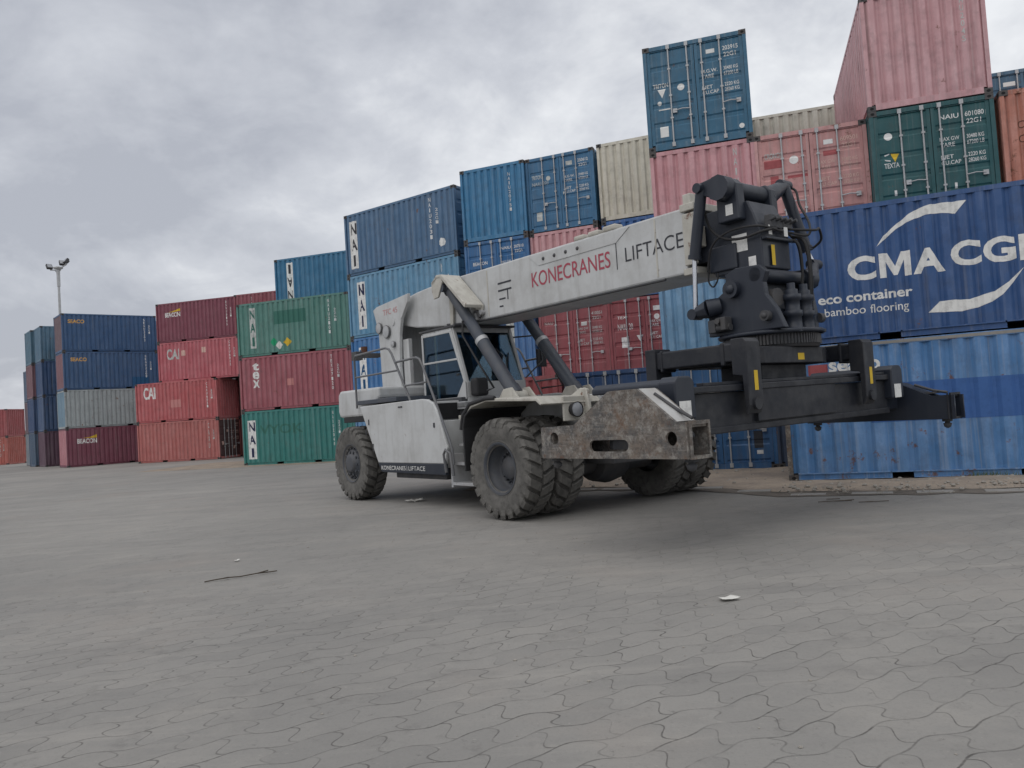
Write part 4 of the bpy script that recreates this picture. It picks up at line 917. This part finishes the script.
# spreader: top carriage
car = part(MB().prism([(3.0, -1.34), (3.95, -1.34), (4.1, -.95), (4.1, .4), (3.95, .75), (3.0, .75)], 2.1, 2.318, axis=2).box((3.25, -.75, 1.9), (3.9, .3, 2.1)), 'carriage', 'worn')
for y in (-1.54, 1.18):
    part(MB().box((2.9, y - .13, 2.12), (4.18, y + .13, 2.35)).box((3.4, min(y, 0), 2.14), (3.8, max(y, 0), 2.3)).box((3.96, y - .145, 2.08), (4.02, y + .145, 2.37)).box((2.98, y - .145, 2.08), (3.02, y + .145, 2.37)), 'carriage_beam', 'worn', bevel=.02)
    fb = part(MB().prism([(4.14, 2.40), (4.32, 2.40), (4.36, 2.35), (4.36, 1.58), (4.31, 1.48), (4.29, 1.48), (4.28, 1.94), (4.14, 1.96)], y - .16, y + .12).cyl((4.33, y - .02, 1.6), (4.39, y - .02, 1.6), .075), 'hanger', 'worn')
    stick('warning_label', 'yel', 'x', y - .04, 1.76, .075, .24, fb, 4.363)
    part(MB().prism([(2.74, 2.4), (2.92, 2.4), (2.92, 1.95), (3.0, 1.95), (3.0, 1.86), (2.74, 1.76)], y - .16, y + .16), 'hanger', 'worn')
stick('warning_label', 'yel', 'x', -.2, 2.14, .15, .09, car, 4.103)
# spreader: main body
YC = -.37
body = part(MB().box((3.05, YC - 2.3, 1.36), (4.18, YC + 2.3, 1.83)).box((2.98, YC - 2.35, 1.832), (4.25, YC + 2.35, 1.91)).prism([(4.18, 1.34), (4.21, 1.34), (4.21, 1.42), (4.18, 1.42)], YC - 2.3, YC + 2.3), 'spreader_body', 'worn')
part(MB().box((4.12, YC - 2.0, 1.912), (4.22, YC + 2.2, 1.95)).box((4.16, YC - 1.0, 1.44), (4.235, YC + .8, 1.835)), 'slide_rail', 'worn', body, .006)
body.rotation_euler = (.012, 0, 0); body.location = (0, .02, -.045)
for s_ in (-1, 1):
    ye = YC + s_ * 2.93
    # telescopic beam and arched hood
    part(MB().box((3.3, YC + s_ * 2.2, 1.38), (4.1, ye - s_ * .1, 1.78)), 'telescopic_beam', 'black', body)
    yh = YC + s_ * 2.42
    hood = [(yh - .17, 1.55), (yh - .17, 1.98), (yh - .1, 2.04), (yh + .1, 2.04), (yh + .17, 1.98), (yh + .17, 1.55)]
    part(MB().prism(hood, 4.05, 4.3, axis=0).prism([(yh - .15, 1.9), (yh - .15, 1.97), (yh - .08, 2.02), (yh + .08, 2.02), (yh + .15, 1.97), (yh + .15, 1.9)], 2.95, 4.05, axis=0), 'end_hood', 'black', body, .02)
    stick('label_plate', 'wt', 'x', yh - .12, 1.56, .2, .2, body, 4.305)
    # end beam: box open at both ends with twistlocks
    o0, o1 = (ye - .16, ye + .16)
    mt = 'rust' if s_ < 0 else 'black'
    eb = empty('end_beam', (0, 0, .085 if s_ > 0 else 0)); eb.parent = mach
    def plate(ya, yb, name, mat):
        cu = bpy.data.curves.new('p', 'CURVE'); cu.dimensions = '2D'; cu.fill_mode = 'BOTH'; cu.extrude = abs(yb - ya) / 2
        def spl(pts):
            sp = cu.splines.new('POLY'); sp.points.add(len(pts) - 1); sp.use_cyclic_u = True
            for q, (a, c) in zip(sp.points, pts): q.co = (a, c, 0, 1)
        spl([(2.55, 1.09), (4.87, 1.09), (4.87, 1.47), (4.7, 1.47), (4.2, 1.84), (3.75, 1.84), (3.15, 1.48), (2.55, 1.47)] if s_ < 0 else [(2.55, 1.09), (4.93, 1.09), (4.93, 1.44), (4.6, 1.44), (4.12, 1.66), (3.75, 1.7), (3.15, 1.48), (2.55, 1.44)])
        circ = lambda x, z, r: [(x + r * math.cos(2 * PI * i / 20), z + r * math.sin(2 * PI * i / 20)) for i in range(20)]
        if s_ < 0: spl(circ(2.79, 1.33, .075)); spl(circ(4.63, 1.3, .075))
        r = .065
        if s_ < 0: spl([(3.47 + r * math.cos(t), 1.235 + r * math.sin(t)) for t in [PI / 2 + PI * i / 8 for i in range(9)]] + [(3.95 + r * math.cos(t), 1.235 + r * math.sin(t)) for t in [-PI / 2 + PI * i / 8 for i in range(9)]])
        o = bpy.data.objects.new('p', cu); COL.objects.link(o); dg = bpy.context.evaluated_depsgraph_get(); dg.update()
        me = bpy.data.meshes.new_from_object(o.evaluated_get(dg)); bpy.data.objects.remove(o)
        me.transform(Matrix.Translation((0, (ya + yb) / 2, 0)) @ Matrix.Rotation(PI / 2, 4, 'X')); me.materials.clear(); me.materials.append(M[mat])
        return link(name, me, eb)
    plate(o0, o0 + .03, 'side_plate', mt); plate(o1 - .03, o1, 'side_plate', mt)
    part(MB().box((2.56, o0 + .03, 1.09), (4.86, o1 - .03, 1.115)).box((2.56, o0 + .03, 1.41), (4.86, o1 - .03, 1.436)).box((2.7, o0 + .03, 1.115), (2.74, o1 - .03, 1.44)).box((4.6, (o0 + o1) / 2 + .05, 1.115), (4.66, o1 - .03, 1.44)), 'box_web', mt if s_ < 0 else 'worn', eb, 0)
    sl = MB().prism([(4.7, 1.475), (4.2, 1.845), (4.18, 1.82), (4.66, 1.468)] if s_ < 0 else [(4.6, 1.443), (4.12, 1.663), (4.11, 1.635), (4.58, 1.42)], o0 + .03, o1 - .03); part(sl, 'sloping_plate', 'steel' if s_ < 0 else 'black', eb, 0)
    part(MB().prism([(3.15, 1.485), (3.75, 1.845), (4.2, 1.845), (4.19, 1.82), (3.76, 1.82), (3.17, 1.46)] if s_ < 0 else [(3.15, 1.483), (3.75, 1.703), (4.12, 1.663), (4.1, 1.63), (3.76, 1.67), (3.17, 1.45)], o0 + .03, o1 - .03), 'top_plate', mt, eb, 0)
    part(MB().tube([(4.84, o0 - .003, 1.09), (4.84, o0 - .003, 1.47)], .012).box((4.86, o0, 1.085), (4.885, o0 + .03, 1.475)).box((4.86, o1 - .03, 1.085), (4.885, o1, 1.475)).box((4.86, o0 + .03, 1.085), (4.885, o1 - .03, 1.12)).box((4.86, o0 + .03, 1.44), (4.885, o1 - .03, 1.475)), 'end_rim', mt if s_ < 0 else 'worn', eb, 0)
    for x in (2.64, 4.74):
        part(MB().cyl((x, ye, 1.09), (x, ye, 1.05), .07).lathe([(.035, 1.06), (.035, 1.03), (.06, 1.02), (.045, .97), (.01, .95), (0, .95)], (x, ye, 0), 2, 12), 'twistlock', 'dark', eb, 0)
    part(MB().box((4.45, o0 + .05, 1.475), (4.62, o1 - .05, 1.50)).tube([(4.3, ye, 1.78), (4.55, ye + .05, 1.6), (4.75, ye + .05, 1.5)] if s_ < 0 else [(4.3, ye, 1.62), (4.55, ye + .05, 1.52), (4.75, ye + .05, 1.48)], .02), 'end_fitting', 'dark', eb, 0)

# ------------------------------------------------------------------ setting
def grid(name, f, us, vs, mat, kind='structure'):
    b = MB(); n = len(us); v = [f(u, w) for w in vs for u in us]
    b.add(v, [(j * n + i, j * n + i + 1, (j + 1) * n + i + 1, (j + 1) * n + i) for j in range(len(vs) - 1) for i in range(n - 1)], 0, True)
    o = b.build(name, M[mat]); 
    if kind: o['kind'] = kind
    return o
gx = [-900, -300, -100, -40, -20] + [x * 1.0 for x in range(-15, 16)] + [20, 40, 100, 300, 900]
gy = [-300, -60, -10] + [y * 1.0 for y in range(-5, 30)] + [40, 60, 100, 300, 1200]
def gz(x, y):
    near = max(0, 1 - max(abs(x) / 16, abs(y - 10) / 16))
    return -.012 * near * (1 + noise.noise(Vector((x * .3, y * .3, 0))))
grid('ground', lambda x, y: (x, y, gz(x, y)), gx, gy, 'ground')
th = R(-23.9); dA = Vector((math.cos(th), math.sin(th), 0)); bA = Vector((-math.sin(th), math.cos(th), 0)); PA = Vector((5.27, 15.55, 0))
def verge(u, w):
    # w 0..1 from yard edge to behind the stacks
    edge = -1.8 + .22 * noise.noise(Vector((u * .9, 3, 0))) + (1.45 if u < 0 else 0) * min(1, -u / 2)
    t = edge + (4.5 - edge) * w
    z = .004 + (.035 + .03 * noise.noise(Vector((u * 1.7, t * 1.7, 1)))) * min(1, w * 6)
    if -.1 < u < 6.3 and t > -.05: z = .004
    return tuple(PA + dA * u + bA * t + Vector((0, 0, z)))
grid('dirt_verge', verge, [-7 + i * .15 for i in range(107)], [(i / 26) ** 1.6 for i in range(27)], 'dirt')
def far_verge(u, w):
    P = Vector((-14.6, 38.4, 0)); a = R(-17.8); d = Vector((math.cos(a), math.sin(a), 0)); n_ = Vector((-math.sin(a), math.cos(a), 0))
    t = -.7 + .5 * noise.noise(Vector((u * .4, 9, 0))) + 6 * w
    return tuple(P + d * u + n_ * t + Vector((0, 0, .004 + .02 * min(1, w * 8) * (1 + noise.noise(Vector((u, t, 4)))))))
grid('dirt_verge', far_verge, [-4 + i * .5 for i in range(30)], [0, .1, .25, .5, 1], 'dirt')
# dark soil the edging slabs sit in
def soil(u, w):
    c = -2.15 + (1.5 if u < 0 else 0) * min(1, -u / 2)
    hw = .3 + .2 * noise.noise(Vector((u * 2.1, 7, 0)))
    return tuple(PA + dA * u + bA * (c + (w - .5) * 2 * hw) + Vector((0, 0, .002)))
grid('soil_strip', soil, [-6 + i * .12 for i in range(120)], [0, .5, 1], 'soil')
# flush edging slabs
b = MB(); random.seed(5)
for i in range(15):
    u = -5.5 + i * .95
    q = PA + dA * u + bA * (-2.3 + (1.5 if u < 0 else 0) * min(1, -u / 2) + random.uniform(-.05, .05))
    l = random.uniform(.5, .84); wd = .26; zz = .006 + random.uniform(0, .012)
    c = [q, q + dA * l, q + dA * l + bA * wd, q + bA * wd]
    v = [tuple(p + Vector((0, 0, -.03))) for p in c] + [tuple(p + Vector((0, 0, zz + random.uniform(-.004, .004)))) for p in c]
    b.add(v, [(4, 5, 6, 7), (0, 1, 5, 4), (1, 2, 6, 5), (2, 3, 7, 6), (3, 0, 4, 7)])
o = b.build('kerb_edging', M['conc'], None, .01); o['kind'] = 'structure'
# scattered rubble along the verge
b = MB(); random.seed(11)
def pebble(c, r):
    v = []; 
    for k, (rr, zz) in enumerate(((.75, -.2), (1, .25), (.55, .7))):
        for i in range(6):
            t = PI / 3 * i + k * .3; q = r * rr * random.uniform(.75, 1.2); v.append((c[0] + q * math.cos(t), c[1] + q * math.sin(t), c[2] + r * zz * random.uniform(.8, 1.1)))
    f = [(k * 6 + i, k * 6 + (i + 1) % 6, (k + 1) * 6 + (i + 1) % 6, (k + 1) * 6 + i) for k in range(2) for i in range(6)] + [tuple(range(12, 18))]
    b.add(v, f)
for i in range(760):
    u = random.uniform(-6, 8); t = random.gauss(-1.3, .6) if u > 0 else random.uniform(-.4, 3.4)
    if u > -.1 and t > -.06: t = -.1 - random.random() * .5
    p = PA + dA * u + bA * t; pebble((p.x, p.y, .03), random.choice((.012, .016, .02, .028, .045)))
for i in range(420):
    p = Vector((random.uniform(-8, 9), random.uniform(3.5, 14), 0)); pebble((p.x, p.y, -.01), random.choice((.005, .006, .008, .010, .013)))
o = b.build('gravel', M['stone']); o['kind'] = 'stuff'
# grass tuft by the blue container
b = MB(); random.seed(2); tp = PA + dA * 3.35 + bA * -.12
for i in range(170):
    c = tp + dA * random.gauss(0, .2) + bA * random.uniform(-.14, .04); a = random.uniform(0, 6.28); h = random.uniform(.04, .12)
    w = Vector((math.cos(a), math.sin(a), 0)) * .006; tip = c + Vector((random.gauss(0, .04), random.gauss(0, .04), h + .03)); c.z = .02
    b.add([c - w, c + w, tip], [(0, 1, 2)])
o = b.build('grass', M['grass']); o['kind'] = 'stuff'
# litter
def sheet(name, c, sx, sy, rz, mat, label, cat, amp=.03, seed=0):
    b = MB(); n = 7; v = []
    for j in range(n):
        for i in range(n):
            x, y = (i / (n - 1) - .5) * sx * (1 - .35 * j / n), (j / (n - 1) - .5) * sy
            z = amp * (.5 + noise.noise(Vector((x * 9 + seed, y * 9, seed)))) + amp * abs(x) / sx + .006
            v.append((x, y, z))
    b.add(v, [(j * n + i, j * n + i + 1, (j + 1) * n + i + 1, (j + 1) * n + i) for j in range(n - 1) for i in range(n - 1)], 0, True)
    o = b.build(name, M[mat]); o.location = (c[0], c[1], gz(*c)); o.rotation_euler = (0, 0, rz)
    md = o.modifiers.new('thick', 'SOLIDIFY'); md.thickness = .003
    return tag(o, label, cat)
sheet('paper_scrap', (1.69, 6.72), .17, .11, .3, 'paper', 'pale crumpled paper scrap lying on the paving in the middle right', 'litter', .03, 1)
sheet('plastic_wrapper', (-2.15, 16.35), .42, .16, .2, 'paper', 'white plastic wrapper on the paving between the machine wheels', 'litter', .05, 5)
sheet('paper_scrap', (-3.7, 10.35), .07, .05, .6, 'paper', 'tiny white scrap on the open paving at the left', 'litter', .02, 9)
b = MB(); P = [Vector(q) + Vector((-.17, -.05, 0)) for q in ((-3.42, 9.04, .005), (-3.34, 9.1, .008), (-3.2, 9.18, .012), (-3.08, 9.21, .008), (-2.92, 9.31, .014), (-2.78, 9.38, .01), (-2.7, 9.36, .02))]
b.tube(P, .007, 6); b.tube([P[2], P[2] + Vector((-.02, -.1, .012))], .008, 5); b.tube([P[4], P[4] + Vector((.12, .05, .02))], .007, 5)
tag(b.build('dead_branch', M['wood']), 'dark broken branch lying on the open paving at the left', 'branch')
b = MB(); random.seed(8)
for i in range(6):
    a = random.uniform(-.35, .35); c = PA + dA * (.9 + random.uniform(-.3, .5)) + bA * (-3.2 + random.uniform(-.2, .25)); d = Vector((math.cos(a), math.sin(a), 0)) * random.uniform(.15, .38)
    b.tube([(c.x, c.y, .01), (c.x + d.x, c.y + d.y, .014)], .006, 5)
tag(b.build('twig_heap', M['wood']), 'loose dark twigs scattered on the paving before the worn blue container', 'twigs')
# lighting mast beyond the left block
mx, my = -42.6, 75.4
lm = empty('floodlight_mast', (mx, my, 0)); tag(lm, 'tall grey floodlight mast rising behind the left container block', 'light mast')
MB().cyl((0, 0, 0), (0, 0, 18.2), .19, .10, 12).build('pole', M['galv'], lm)
MB().cyl((0, 0, 16.6), (0, 0, 18.3), .15, .17, 12).lathe([(.1, 18.2), (.42, 18.35), (.42, 18.45), (.1, 18.55), (0, 18.55)], (0, 0, 0), 2, 14).tube([(-.75, 0, 18.25), (-.3, 0, 18.2), (0, 0, 17.8)], .06).tube([(.85, 0, 18.7), (.4, 0, 18.45), (0, 0, 17.9)], .06).tube([(.4, .4, 18.7), (.2, .2, 18.45), (0, 0, 18.1)], .06).build('crossarm', M['galv'], lm)
for x, y, z, tl in ((-.78, -.1, 18.55, .9), (.3, .2, 18.9, .7), (.85, -.1, 19.0, -.7)):
    fl = MB().box((-.26, -.12, -.25), (.26, .12, .25)).box((-.2, .12, -.15), (.2, .24, .15)).build('floodlight', M['dark'], lm, .03); fl.location = (x, y, z); fl.rotation_euler = (R(-35), 0, tl)
    gl = MB().box((-.21, -.13, -.2), (.21, -.122, .2)).build('lens', M['lens'], fl)
# perimeter wall and scrub hill far left
b = MB().box((-90, 104, 0), (-40, 104.3, 1.7))
for i in range(17): b.box((-90 + i * 3, 103.85, 0), (-89.6 + i * 3, 104.45, 1.95))
tag(b.build('perimeter_wall', M['conc'], None, .02), 'low grey perimeter wall far away between the left stacks', 'wall')
def hill(u, w):
    x = -140 + u * 190; y = 125 + w * 110
    prof = math.sin(PI * min(1, w * .9 + .02)) if w > 0 else 0
    z = prof * (4.6 + 1.3 * noise.noise(Vector((x * .04, y * .02, 2)))) + .9 * noise.noise(Vector((x * .35, y * .35, 5))) * prof - .02
    return (x, y, z)
grid('hill', hill, [i / 120 for i in range(121)], [i / 24 for i in range(25)], 'scrub')

# ------------------------------------------------------------------ light, sky, camera
SUN_EL, SUN_AZ = 56, 232     # azimuth from +Y clockwise: from behind the viewer's left
wd = bpy.data.worlds.new('World'); S.world = wd; wd.use_nodes = True
nt = wd.node_tree; nt.nodes.clear()
def wn(k, **kw):
    n = nt.nodes.new(k)
    for a, v in kw.items(): setattr(n, a, v)
    return n
sky = wn('ShaderNodeTexSky', sky_type='NISHITA'); sky.sun_disc = False; sky.sun_elevation = R(SUN_EL); sky.sun_rotation = R(SUN_AZ); sky.air_density = 1.2; sky.dust_density = 3
bg1 = wn('ShaderNodeBackground'); bg1.inputs[1].default_value = .08; nt.links.new(sky.outputs[0], bg1.inputs[0])
tc = wn('ShaderNodeTexCoord'); sep = wn('ShaderNodeSeparateXYZ'); nt.links.new(tc.outputs['Generated'], sep.inputs[0])
def wm(op, a, b=None, clamp=False):
    n = wn('ShaderNodeMath', operation=op); n.use_clamp = clamp
    for i, v in enumerate((a, b)):
        if v is None: continue
        if hasattr(v, 'links'): nt.links.new(v, n.inputs[i])
        else: n.inputs[i].default_value = v
    return n.outputs[0]
den = wm('ADD', wm('MAXIMUM', sep.outputs[2], 0.0), .45)
cx = wm('DIVIDE', sep.outputs[0], den); cy = wm('DIVIDE', sep.outputs[1], den)
cmb = wn('ShaderNodeCombineXYZ'); nt.links.new(cx, cmb.inputs[0]); nt.links.new(cy, cmb.inputs[1])
def wnoise(scale, detail, rough, dist=0, off=(0, 0, 0), sc=(1, 1, 1)):
    mp = wn('ShaderNodeMapping'); nt.links.new(cmb.outputs[0], mp.inputs[0]); mp.inputs['Location'].default_value = off; mp.inputs['Scale'].default_value = sc
    n = wn('ShaderNodeTexNoise'); nt.links.new(mp.outputs[0], n.inputs['Vector']); n.inputs['Scale'].default_value = scale; n.inputs['Detail'].default_value = detail; n.inputs['Roughness'].default_value = rough; n.inputs['Distortion'].default_value = dist
    return n.outputs[0]
n1 = wnoise(1.9, 6, .58, .35, (3.1, 1.2, 0)); n2 = wnoise(5.2, 7, .6, .3, (7, 2, 0)); n3 = wnoise(.8, 2, .5, 0, (1.5, 4, 0))
mixn = wm('ADD', wm('MULTIPLY', n1, .5), wm('ADD', wm('MULTIPLY', n2, .28), wm('MULTIPLY', n3, .22)))
xr = wm('MULTIPLY', wm('ADD', sep.outputs[0], .0), .12)     # clouds thin towards the right of the yard
val = wm('ADD', mixn, xr)
rp = wn('ShaderNodeValToRGB'); nt.links.new(val, rp.inputs[0])
rp.color_ramp.elements[0].position = .40; rp.color_ramp.elements[0].color = (.325, .34, .38, 1)
rp.color_ramp.elements[1].position = .60; rp.color_ramp.elements[1].color = (.62, .632, .65, 1)
e = rp.color_ramp.elements.new(.5); e.color = (.44, .455, .49, 1)
bg2 = wn('ShaderNodeBackground'); bg2.inputs[1].default_value = 1.06; nt.links.new(rp.outputs[0], bg2.inputs[0])
ms = wn('ShaderNodeMixShader'); ms.inputs[0].default_value = .93; nt.links.new(bg1.outputs[0], ms.inputs[1]); nt.links.new(bg2.outputs[0], ms.inputs[2])
ow = wn('ShaderNodeOutputWorld'); nt.links.new(ms.outputs[0], ow.inputs[0])
sl = bpy.data.lights.new('sun', 'SUN'); sl.energy = 1.0; sl.angle = R(95); sl.color = (1, .965, .92)
so = bpy.data.objects.new('sun', sl); COL.objects.link(so)
az = R(SUN_AZ); dirv = Vector((math.sin(az) * math.cos(R(SUN_EL)), math.cos(az) * math.cos(R(SUN_EL)), math.sin(R(SUN_EL))))
so.rotation_euler = dirv.to_track_quat('Z', 'Y').to_euler(); so.location = dirv * 50

cam = bpy.data.cameras.new('camera'); co = bpy.data.objects.new('camera', cam); COL.objects.link(co); S.camera = co
cam.sensor_width = 36; cam.lens = 794.5 * 36 / 1024; cam.clip_end = 3000; cam.clip_start = .05
pt, rl = R(2.152), R(3.718)
fw = Vector((0, math.cos(pt), math.sin(pt))); upv = Vector((0, -math.sin(pt), math.cos(pt))); rt = Vector((1, 0, 0))
# camera rolled clockwise: its own right and up axes turn with it
r2 = rt * math.cos(rl) - upv * math.sin(rl); u2 = rt * math.sin(rl) + upv * math.cos(rl)
co.matrix_world = Matrix(((r2.x, u2.x, -fw.x, 0), (r2.y, u2.y, -fw.y, 0), (r2.z, u2.z, -fw.z, 1.662), (0, 0, 0, 1)))
S.view_settings.view_transform = 'Standard'; S.view_settings.look = 'None'; S.view_settings.exposure = .45; S.view_settings.gamma = 1; S.view_settings.use_curve_mapping = False
S.cycles.max_bounces = 6; S.cycles.use_denoising = True
